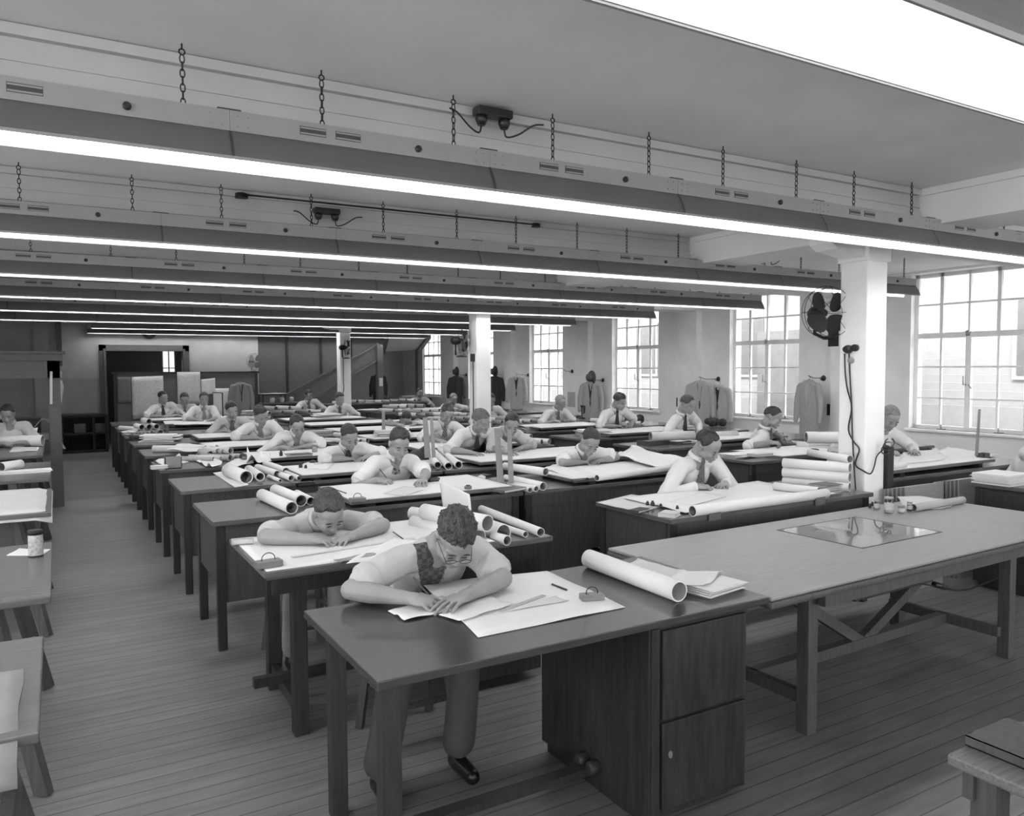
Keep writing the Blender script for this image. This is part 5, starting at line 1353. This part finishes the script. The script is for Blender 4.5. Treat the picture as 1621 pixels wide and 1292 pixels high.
# ruler desk by the first window
ZR = DZ+.062
q = AZ(1556, 728, D1)
cbox((q.x, q.y, 0), .10, .08, .07, D1, 'small grey block holding the upright ruler', edge_m, name='ruler_stand', cat='stand')
upright((1551, 648), (1549, 722), q.y+.02, .045, 'tall tapered ruler standing upright before the right window', m=wood_l)
sheet([(1478, 716), (1540, 735), (1580, 720), (1500, 708)], D1, 'bright papers at the right end of the ruler desk', curl=.02, seed=95)
roll((1405, 744), (1432, 741), .028, ZR, 'short roll on the board beside the half-hidden pale-haired man', inner=False)
sheet([(1420, 736), (1500, 728), (1480, 712), (1430, 716)], ZR+.003, 'curling bright drawing on the thick board of the ruler desk', curl=.05, seed=97)
# profile man's desk
stack((1180, 722), .55, .25, .035, D1, 'spread papers and pads left of the man in profile', n=7, jit=.05, m2=paperg_m)
book((1204, 722), .26, .12, .03, D1+.036, 'flat pad with grey edge in front of the man in profile', m=paper2_m)
G = 'white rolls right of the man in profile'
for i, (z_, a, c, r) in enumerate(((0, (1262, 710), (1340, 714), .04), (.08, (1280, 706), (1345, 708), .045), (.17, (1276, 702), (1345, 702), .06), (0, (1240, 704), (1330, 712), .03))):
    roll(a, c, r, D1+z_, ['lower middle', 'upper middle', 'fat topmost', 'rear lowest'][i]+' white roll right of the man in profile', group=G, inner=False)
bottle((1289, 713), .05, .02, D1+.03, 'flat dark puck on the drawing right of the man in profile')
# boxes desk
cbox((1034, 703), .36, .22, .05, D1, 'open wooden box, left one of the two on a window-bank desk', ltleg_m, rz=.1, name='wooden_box')
cbox((1074, 702), .26, .20, .035, D1, 'shallow wooden box, right one of the two on a window-bank desk', ltleg_m, rz=.1, name='wooden_box')
roll((1030, 698), (1098, 696), .055, D1+.05, 'long pale roll lying over the two wooden boxes', m=paper2_m)
roll((1118, 697), (1166, 695), .055, D1+.0, 'long pale roll behind the head of the long-sleeved writer', m=paper2_m)
rnd = random.Random(11)
def heap(x0, x1, y, z, n, tag_, layers=2, r=.036, ln=.55, ang=.35, side=-1, mm=(paper_m, paper2_m, paperg_m)):
    G_ = 'rolls ' + tag_; k = 0; per = [n-int(n*.42), int(n*.42)] if layers == 2 else [n]
    nmn = ['first', 'second', 'third', 'fourth', 'fifth', 'sixth', 'seventh', 'eighth', 'ninth', 'tenth']
    for L_, c_ in enumerate(per):
        for i in range(c_):
            x = x0+(x1-x0)*(i+.5+.5*L_)/max(per[0], 1); rr = r*rnd.uniform(.8, 1.1); a = ang*rnd.uniform(.7, 1.3)
            roll((x-math.sin(a)*ln, y+math.cos(a)*ln*.8, 0), (x, y+rnd.uniform(-.03, .03), 0), rr, z, '%s roll from the left, %s layer, %s' % (nmn[i], ['bottom', 'top'][L_], tag_), group=G_, up=L_*r*1.85, m=rnd.choice(mm)); k += 1
heap(4.75, 5.35, YF(4)+.12, T0, 9, 'in the bundle right of the man behind blades')
heap(7.68, 8.4, YC(4)-.7, T0, 7, 'in the heap left of the third window')
heap(6.1, 6.9, YC(6)-.7, T0, 8, 'in the heap above the hat and coat desk')
heap(6.2, 7.4, YC(5)-.7, T0, 9, 'in the heap by the balding man')
heap(5.0, 5.35, YF(6)+.15, T0, 5, 'left of the middle column')
heap(3.2, 3.5, YF(5)+.1, T0, 4, 'beside the slim pale post')
heap(6.1, 7.3, YC(7)-.7, T0, 9, 'behind the middle column')
heap(3.7, 5.1, 16.72, T0+.0, 0+8, 'on the back desks under the stairs', r=.045)
heap(6.2, 7.4, YC(8)-.7, T0, 10, 'on the far desks before the stair post', r=.045)
heap(5.6, 7.7, 17.8, .981, 10, 'on the long plan cabinet', r=.04, ln=.3, layers=1)
heap(2.95, 3.4, YF(8)+.1, T0, 5, 'right of the upright pale-tie man')
for i, (x, y, z_, l) in enumerate(((3.35, YF(3)+.5, T0, 'between the fourth-row boards'), (3.3, YF(6)+.3, T0, 'in the seventh row middle bank'), (3.9, YF(5)+.35, DZ+RB+.003, 'on the sixth-row middle board'), (4.6, YF(5)+.3, DZ+RB+.003, 'at the right of the sixth-row middle board'),
      (5.1, YF(7)+.3, T0, 'beside the farthest column'), (4.3, YF(8)+.3, DZ+RB+.003, 'in the farthest middle row'), (6.9, YC(2)-.35, T0, 'right of the wooden boxes'), (6.5, YC(4)-.4, T0, 'left of the dark-tie man by the window'), (8.0, YC(5)-.3, T0, 'under the hanging hat and coat'),
      (7.9, YC(2)-.3, T0, 'behind the man in profile'), (8.25, YC(3)-.3, T0, 'in front of the grey jackets'), (6.5, YC(3)-.4, T0, 'at the left end of the grey jackets desk'), (7.0, YC(7)-.4, T0+.1, 'on far rolls by the fifth window'), (1.1, YF(7)+.3, T0, 'on the eighth aisle desk'), (1.2, YF(6)+.5, T0, 'on the seventh aisle desk'),
      (6.4, 18.0, .981, 'at the middle of the plan cabinet'), (8.9, 21.4, .951, 'on the bay cabinet'), (3.6, YF(10)+.3, T0, 'on the back-row desk'), (6.2, YF(10)+.3, T0, 'on the desk by the stair post'))):
    stack((x, y, 0), .45, .32, .03+.03*(i % 3), z_, 'loose pile of drawings '+l, rz=rnd.uniform(-.4, .4), n=6, jit=.035, m2=paperg_m if i % 2 else paper2_m)
# rumpled dark bundles by the sill
for i, (px, l) in enumerate((((1008, 672), 'dark crumpled bag right of the third-window man'), ((1132, 676), 'dark rumpled cloth under the grey jackets'))):
    b = B(); r2 = random.Random(i)
    for k in range(9): ell(b, Vector((r2.uniform(-.16, .16), r2.uniform(-.08, .08), .05+r2.random()*.05)), r2.uniform(.04, .08), None, 2)
    o = obj('cloth_bundle', fuse(b, .012, 2), coat_d, smooth=True, loc=AZ(px[0], px[1], T0)); setp(o, l, 'bundle')
# left tables
t = thing('tin', 'small round tin with printed label on the left table', 'tin', AZ(57, 880, T0))
b = B(); lathe(b, [(.033, 0), (.034, .004), (.034, .128), (.032, .132)], 20); obj('body', b, mat('printed_tin', .22, .5, 'print', a=.1, sc=5, ps=60, v2=.5), t, smooth=True)
b = B(); lathe(b, [(.035, .0), (.035, .006)], 20); lathe(b, [(.0355, .112), (.0355, .134), (.03, .136)], 20); obj('rims', b, iron_m, t)
sheet([(10, 880), (30, 869), (80, 870), (66, 880)], T0, 'white slip of paper under the round tin', curl=.003, seed=3)
nt = AZ(20, 1075, T0); b = B(); n_ = 14; g = []
for i in range(n_+1):
    v = i/n_; row = []
    for j in range(7):
        u = j/6; x = -.66+.26*u+.003*math.sin(9*v+j); y = 2.92-.60*v
        z = T0+.004
        if v > .8: y = 2.30; z = T0-.10*(v-.8)/.2
        row.append(b.verts.new((x, y, z+.004*noise.noise(Vector((u*5, v*7, 0))))))
    g.append(row)
for i in range(n_):
    for j in range(6): b.faces.new((g[i][j], g[i][j+1], g[i+1][j+1], g[i+1][j]))
o = obj('ragged_print', b, mat('faded_print', .27, .9, 'print', a=.15, sc=5, ps=25, v2=.3), smooth=True); sm_ = o.modifiers.new('t', 'SOLIDIFY'); sm_.thickness = .002
o.location = (.28, 0, 0); setp(o, 'long ragged-edged print hanging over the front of the nearest left table', 'print')
roll((2, 747), (33, 742), .045, T0, 'white folded roll on the worn left table', inner=False)
stack((42, 748), .42, .20, .02, T0, 'thin stack of white sheets on the worn left table', jit=.03)
roll((-20, 708), (68, 706), .07, T0, 'big flat white roll across a left table', inner=False)
sheet([(15, 716), (60, 714), (62, 708), (20, 708)], T0+.002, 'flat papers in front of the big white roll at left', curl=.01, seed=8)
q1 = AZ(30, 688, .861); sheet([(25, 694), (58, 694), (60, 676), (30, 676)], .862, 'white drawing hanging from the far left board', curl=.02, seed=9)
b = B(); n_ = 12; g = []
c0 = AZ(70, 684, .861)
for i in range(n_+1):
    u = i/n_; row = []
    for j in range(5):
        v = j/4; row.append(b.verts.new((c0.x-.45+.62*u, c0.y+.4*v-.2, .865+.22*math.exp(-((u-.72)/.2)**2)*(1-.2*v))))
    g.append(row)
for i in range(n_):
    for j in range(4): b.faces.new((g[i][j], g[i+1][j], g[i+1][j+1], g[i][j+1]))
o = obj('bulging_sheet', b, paper_m, smooth=True); s = o.modifiers.new('t', 'SOLIDIFY'); s.thickness = .002; setp(o, 'big white sheet bulging upwards on the farthest left table', 'paper')
stack((-.95, 15.1, 0), .5, .3, .05, 1.021, 'pale papers on top of the drawer cabinet at far left', m=paper2_m, n=5)
# ------------------------------------------------------------------ fans
def make_fan(label, loc, rz, bracket_to=None, m=iron_m):
    t = thing('wall_fan', label, 'fan', loc, rz, 'electric fans')
    b = B(); R_ = .215
    for y, rr in ((-.10, R_*.93), (-.045, R_), (.02, R_*.9)):
        tube(b, [(rr*math.cos(2*PI*k/36), y, rr*math.sin(2*PI*k/36)) for k in range(37)], .0025, 5, cap=False)
    tube(b, [(.09*math.cos(2*PI*k/20), -.115, .09*math.sin(2*PI*k/20)) for k in range(21)], .002, 5, cap=False)
    for k in range(8):
        a = 2*PI*k/8; c, s_ = math.cos(a), math.sin(a)
        tube(b, [(.03*c, -.12, .03*s_), (.10*c, -.115, .10*s_), (R_*.93*c, -.10, R_*.93*s_), (R_*c, -.045, R_*s_), (R_*.9*c, .02, R_*.9*s_), (.07*c, .05, .07*s_)], .002, 5)
    obj('guard', b, m, t)
    for k in range(4):
        a = 2*PI*k/4+.75; b = B(); P_ = []
        for i in range(16):
            q = 2*PI*i/16; P_.append((.115+.078*math.cos(q), .086*math.sin(q)*(1+.25*math.cos(q))))
        M = Matrix.Rotation(-a, 4, 'Y') @ Matrix.Translation((0, -.045, 0)) @ Matrix.Rotation(math.radians(24), 4, 'X')
        f0 = [b.verts.new(M @ Vector((x, -.001+.10*(x-.1)*z_*2, z_))) for x, z_ in P_]; f1 = [b.verts.new(M @ Vector((x, .0015+.10*(x-.1)*z_*2, z_))) for x, z_ in P_]
        b.faces.new(f0); b.faces.new(f1[::-1])
        for i in range(16): b.faces.new((f0[i], f1[i], f1[(i+1) % 16], f0[(i+1) % 16]))
        obj('blade', b, m, t)
    b = B(); lathe(b, [(.02, -.03), (.03, -.015), (.032, .01), (.05, .03), (.062, .06), (.062, .12), (.045, .15), (.02, .165)], 18, Matrix.Rotation(-PI/2, 4, 'X')); obj('motor', b, m, t, smooth=True)
    b = B(); tube(b, [(0, .09, -.05), (0, .11, -.16), (bracket_to[0]*.5, .12, -.20), (bracket_to[0], .12, -.20)] if bracket_to else [(0, .09, -.05), (0, .09, -.22)], .014, 8)
    if bracket_to: box(b, bracket_to[0]-.01*(1 if bracket_to[0] > 0 else -1), bracket_to[0], .06, .18, -.27, -.12)
    else: lathe(b, [(.09, -.25), (.08, -.235), (.02, -.22)], 16)
    obj('bracket', b, m, t); return t
make_fan('large four-bladed caged fan on the left side of the nearest column', (5.44, 4.26, 2.235), math.radians(-14), (.20, 0))
make_fan('caged fan on the left side of the middle column, seen edge-on', (5.34, 10.68, 2.22), math.radians(55), None).children[3].hide_render = False
f3 = make_fan('small dark fan on the front of the farthest column', (5.63, 17.02, 2.28), math.radians(70), None)
f4 = make_fan('grey desk fan standing on the right end of the tall screen', (AY(402, 575, SY).x, SY+.04, 2.01), math.radians(20), None, steeld_m); f4.scale = (.85, .85, .85); f4.location.z = 1.76+.25*.85
# column socket and flexes
t = thing('wall_socket', 'dark double plug on the nearest column with two flexes', 'socket', (0, 0, 0))
p = AX(1345, 553, 5.54); b = B(); M = Matrix.Translation((5.54, p.y, p.z)) @ Matrix.Rotation(-PI/2, 4, 'Y'); lathe(b, [(.035, 0), (.035, .03), (.022, .06)], 16, M); lathe(b, [(.028, 0), (.028, .03)], 16, Matrix.Translation((5.54, p.y-.06, p.z+.01)) @ Matrix.Rotation(-PI/2, 4, 'Y')); obj('plug', b, black_m, t)
b = B(); M = Matrix.Translation((5.54, p.y-.02, p.z-.09)) @ Matrix.Rotation(-PI/2, 4, 'Y'); lathe(b, [(.026, 0), (.026, .018), (.014, .022)], 16, M); obj('switch', b, steel_m, t)
def cX(l, X=5.525): return [AX(x, y, X) for x, y in l]
b = B(); flex(b, cX([(1344, 560), (1345, 590), (1348, 640), (1349, 680), (1352, 740), (1356, 797)]), .006); setp(obj('flex_cord', b, black_m), 'straight black flex hanging down the nearest column', 'cord')
b = B(); flex(b, cX([(1337, 560), (1338, 590), (1341, 615), (1348, 645), (1343, 680), (1352, 700), (1360, 712), (1354, 735), (1366, 745)])+[AY(x, y, 3.90) for x, y in ((1378, 750), (1384, 738), (1388, 722), (1398, 712))], .006); setp(obj('flex_cord', b, black_m), 'wavy black flex looping across the nearest column', 'cord')
b = B(); c = AY(1399, 712, 3.90)
for k in range(3):
    tube(b, [c+Vector((.06*math.cos(a*2*PI/20+k), -.02-.015*k, .035*math.sin(a*2*PI/20+k)+.03*k)) for a in range(18)], .005, 6)
setp(obj('cord_coil', b, black_m), 'tangle of black flex at the right edge of the nearest column', 'cord')
b = B(); c = AY(1402, 760, 4.10); setp(obj('pipe_casing', bx(5.795, 5.87, 3.90, 4.02, 0, 1.14), leg_m), 'dark wooden casing standing against the right side of the nearest column', 'casing')
p = AX(753, 557, 5.54); b = B(); flex(b, [Vector((5.525, 10.66, z)) for z in (1.95, 1.7, 1.4, 1.1, .9)], .008); box(b, 5.50, 5.54, 10.62, 10.70, 1.90, 2.02); setp(obj('flex_cord', b, black_m), 'black plug and flex down the middle column', 'cord')
b = B(); flex(b, [Vector((5.60, 17.17, z)) for z in (2.1, 1.9, 1.7, 1.5, 1.3)]+[Vector((5.52, 17.17, 1.2))], .008); setp(obj('flex_cord', b, black_m), 'thin flex down the farthest column', 'cord')
# outlets on the window wall
for px, l in (((1320, 649), 'square double socket on the wall left of the nearest column'), ((1078, 637), 'square double socket on the wall left of the grey jackets')):
    p = AX(px[0], px[1], XW); t = thing('wall_outlet', l, 'socket', (XW, p.y, p.z), group='square wall sockets')
    obj('plate', bx(-.02, 0, -.11, .11, -.085, .085), cab_m, t, bevel=.003); b = B()
    for z in (-.04, .04): lathe(b, [(.034, 0), (.03, .02)], 14, Matrix.Translation((-.02, 0, z)) @ Matrix.Rotation(-PI/2, 4, 'Y'))
    obj('outlet_face', b, paper2_m, t)
# ------------------------------------------------------------------ coats, hooks and hats
def jacket(loc, rz, m, label, L=.74, w_=.21, open_=.05, lin=cab_m, hook=True, group='jackets hung along the window wall', vox=.010):
    """hanging jacket facing local -y, hanger top at loc"""
    loc = Vector(loc); t = thing('jacket', label, 'jacket', loc, rz, group)
    bm = B()
    for k in range(22):
        v = k/21; z = -.10-L*.86*v; rx = w_*(.78+.14*math.sin(v*2.6)); ell(bm, Vector((0, 0, z)), (rx*.98, .062+.012*v, .085), None, 2)
    for s in (-1, 1):
        cap(bm, Vector((0, .0, -.075)), Vector((s*w_*.80, 0, -.115)), .045, .050)
        cap(bm, Vector((s*w_*.86, .0, -.125)), Vector((s*w_*1.10, -.01, -.36)), .052, .048); cap(bm, Vector((s*w_*1.10, -.01, -.36)), Vector((s*w_*1.12, -.03, -.64)), .048, .040)
    bmesh.ops.scale(bm, vec=(1, .85, 1), verts=bm.verts)
    me = fuse(bm, vox, 10); folds(me, .005, 7, len(label)*3 % 50, (1.6, 1, .35)); o = obj('jacket_body', me, [m], t, smooth=True)
    bv = BVHTree.FromPolygons([v.co[:] for v in me.vertices], [p.vertices[:] for p in me.polygons])
    def on(x, z, off): 
        h = bv.ray_cast(Vector((x, -1, z)), Vector((0, 1, 0)))[0]; return Vector((x, (h.y if h else 0)-off, z))
    b = B(); n = 10; zt_ = -.07; A_, C_ = [], []      # opening shows the lining
    for i in range(n+1):
        v = i/n; z = zt_-L*.55*v if i else zt_; ww = .045*(1-v)+.006; A_.append(b.verts.new(on(-ww, z, .003))); C_.append(b.verts.new(on(ww, z, .003)))
    for i in range(n): b.faces.new((A_[i], C_[i], C_[i+1], A_[i+1]))
    l_ = obj('lining', b, lin, t); q = l_.modifiers.new('t', 'SOLIDIFY'); q.thickness = .002
    for s in (-1, 1):
        b = B(); A_, C_ = [], []
        for i in range(n+1):
            v = i/n; z = zt_-L*.45*v; x0 = s*(.043*(1-v)+.004); x1 = s*(.043*(1-v)+.004+.055*min(1, 1.5*(1-v)+.05)*(1 if v > .12 else .6)); A_.append(b.verts.new(on(x0, z, .006))); C_.append(b.verts.new(on(x1, z+.01, .006)))
        for i in range(n): b.faces.new((A_[i], C_[i], C_[i+1], A_[i+1]))
        l_ = obj('lapel', b, m, t); q = l_.modifiers.new('t', 'SOLIDIFY'); q.thickness = .004
    b = B(); tube(b, [(0, 0, -.06), (0, 0, -.02), (.012, 0, .0), (.02, 0, .012), (.012, 0, .028), (0, 0, .03)], .003, 6); tube(b, [(-w_*.75, 0, -.10), (0, 0, -.055), (w_*.75, 0, -.10)], .007, 6); obj('hanger', b, iron_m, t)
    return t
def hook(y, z, label, X=XW-.13, reach=.11):
    if min(abs(y-(f+f+WP-WW)/2) for f in wins) > .235: reach += XW-X; X = XW
    t = thing('coat_hook', label, 'hook', (X, y, z), group='coat hooks on the window wall'); M = Matrix.Rotation(-PI/2, 4, 'Y')
    b = B(); lathe(b, [(.042, 0), (.045, .008), (.035, .022), (.012, .03)], 18, M); obj('rosette', b, black_m, t)
    b = B(); tube(b, [(-.02, 0, 0), (-.7*reach, .0, .005), (-reach, .0, .04)], .005, 6); ell(b, Vector((-reach, 0, .04)), .009, None, 1); tube(b, [(-.02, 0, -.01), (-.06, 0, -.03), (-.08, 0, -.01), (-.08, 0, .01)], .005, 6); obj('prongs', b, iron_m, t); return t
def hat(loc, label, m=felt_m, face=-PI/2):
    t = thing('hat', label, 'hat', loc, group='felt hats')
    M = Matrix.Rotation(face, 4, 'Y') @ Matrix.Rotation(0, 4, 'X')
    prof = [(.001, .11), (.05, .115), (.075, .10), (.085, .05), (.088, .015), (.10, .006), (.148, .0), (.150, -.003), (.10, .001), (.086, -.002)]
    b = B(); lathe(b, prof, 28, M, cap=False); o = obj('crown_and_brim', b, m, t, smooth=True)
    b = B(); lathe(b, [(.0895, .012), (.088, .038)], 28, M, cap=False); obj('band', b, cab_m, t, smooth=True); return t
WX = XW-.14
def wallj(px, pz_top, m, label, dx=0., rz=-PI/4, L=.76, lin=cab_m, w_=.21, hk=True, hl=None):
    out = .30 if px == 1108 else .19; p = AX(px, pz_top, WX-out); 
    hy_ = AX(px, pz_top, WX-.05)
    t = jacket((WX-out, p.y, p.z-.03), rz, m, label, L=L, lin=lin, w_=w_)
    if hk: hook(p.y, p.z-.03, hl or 'coat hook above the '+label.split(',')[0], X=WX+.01, reach=out+.02)
    return p
pj_ = wallj(1108, 598, coat_g, 'grey jacket hung before the second window, front one of two', L=.80, rz=-PI/4-.05, hl='dark round coat hook above the paired grey jackets')
jacket((WX-.06, pj_.y-.22, pj_.z-.10), -PI/4-.55, coat_l, 'paler jacket hanging behind the front grey jacket', L=.70)
wallj(1281, 596, coat_g, 'grey jacket with pale lining hanging edge-on left of the nearest column', L=.92, rz=-PI/2-.1, lin=coat_l, hl='dark round coat hook right of the second window')
wallj(818, 592, coat_l, 'pale grey suit jacket hanging open left of the fourth window', L=.82, hl='coat hook above the pale suit jacket')
p = wallj(935, 600, coat_g, 'grey tweed jacket hanging below a hat between the third and fourth windows', L=.88, hl='coat hook carrying the hat and tweed jacket', rz=-PI/4)
hat((WX-.18, p.y-.02, p.z+.03), 'grey felt hat hanging over the tweed jacket')
p = wallj(722, 592, coat_d, 'dark jacket with hat above it, left of the middle column', L=.95, hl='coat hook carrying the dark jacket left of the middle column')
hat((WX-.18, p.y-.02, p.z+.06), 'dark hat above the dark jacket left of the middle column', felt_d)
p = wallj(783, 592, coat_d, 'dark jacket partly hidden by the right edge of the middle column', L=.85, hl='coat hook just right of the middle column')
hat((WX-.18, p.y, p.z+.06), 'dark hat just right of the middle column', felt_d)
hook(AX(898, 588, WX).y, AX(898, 588, WX).z, 'empty coat hook with long prong right of the fourth window', X=WX+.01)
q = AY(381, 602, SY-.07); jacket((q.x, SY-.07, q.z-.02), 0, mat('striped_jacket_cloth', .22, .9, 'tweed', ps=14, v2=.13), 'striped grey jacket hanging on the tall screen', L=.68, group=None)
q = AY(599, 590, 21.3); jacket((q.x+.0, 21.3, q.z-.02), PI, coat_d, 'black jacket hanging behind the stair post', L=.78, group=None)
rod((q.x, 21.32, q.z+.0), (q.x, 21.32, ZC), .006, 'thin rod from which the black jacket hangs behind the stair post', m=iron_m, name='hanging_rod', cat='rod')
# notice, calendar and small things on the window wall
p = AX(907, 632, XW-.01); o = obj('calendar', bx(-.01, 0, -.22, .22, -.18, .16), draw_m, loc=(XW, p.y, p.z)); setp(o, 'pale calendar sheet on the wall left of the hat and tweed jacket', 'calendar')
t = thing('telephone', 'black pedestal telephone on the sill desk left of the tweed jacket', 'telephone', (8.55, 12.05, T0)); b = B(); lathe(b, [(.07, 0), (.06, .02), (.015, .03), (.013, .20), (.03, .23), (.035, .25)], 14); obj('pedestal', b, black_m, t); b = B(); cap(b, Vector((.05, 0, .10)), Vector((.06, 0, .22)), .016, .024); obj('earpiece', b, black_m, t)
# wreath-like ring over the back opening, thin lamp stand, sheet on the cabinet
p = AY(236, 525, YB-.08); b = B(); tube(b, [(p.x+.13*math.cos(2*PI*k/24), YB-.10, p.z+.13*math.sin(2*PI*k/24)) for k in range(25)], .035, 8, cap=False); setp(obj('wall_ring', b, iron_m), 'dark round ring hanging above the back opening', 'ring')
a = AY(352, 622, 15.9); b = B(); tube(b, [(a.x, 15.9, T0), (a.x, 15.9, a.z)], .012, 6); tube(b, [(a.x, 15.9, a.z), (a.x-.18, 15.9, a.z+.01)], .008, 6); lathe(b, [(.08, 0), (.08, .015)], 14, Matrix.Translation((a.x, 15.9, T0))); setp(obj('stand', b, iron_m), 'thin upright stand with short arm on a desk before the glazed cabinet', 'stand')
t0_ = AY(412, 619, 18.5); t1_ = AY(452, 625, 18.5); b = B(); box(b, t0_.x, t1_.x, 18.35, 18.85, 1.20, 1.23); [box(b, x, x+.03, 18.4, 18.43, 1.02, 1.20) for x in (t0_.x+.02, t1_.x-.05)]; [box(b, x, x+.03, 18.8, 18.83, 1.02, 1.20) for x in (t0_.x+.02, t1_.x-.05)]; setp(obj('small_rack', b, leg_m), 'small dark rack standing on the glazed cabinet', 'rack')
sheet([(t0_.x, 18.3, 1.235), (t1_.x, 18.3, 1.235), (t1_.x, 18.8, 1.235), (t0_.x, 18.8, 1.235)], 1.235, 'pale sheet covering the small rack near the dark boarding', m=paper2_m, curl=.02, seed=14)
for i in range(3):
    c = Vector((t0_.x+.25+.22*i, 18.42, 1.021)); b = B(); lathe(b, [(.055, 0), (.06, .09), (.04, .13)], 12); setp(obj('pale_jar', b, paperg_m, loc=c), 'pale jar on the glazed cabinet under the rack, ' + ['left', 'middle', 'right'][i]+' one', 'jar', 'jars under the rack')
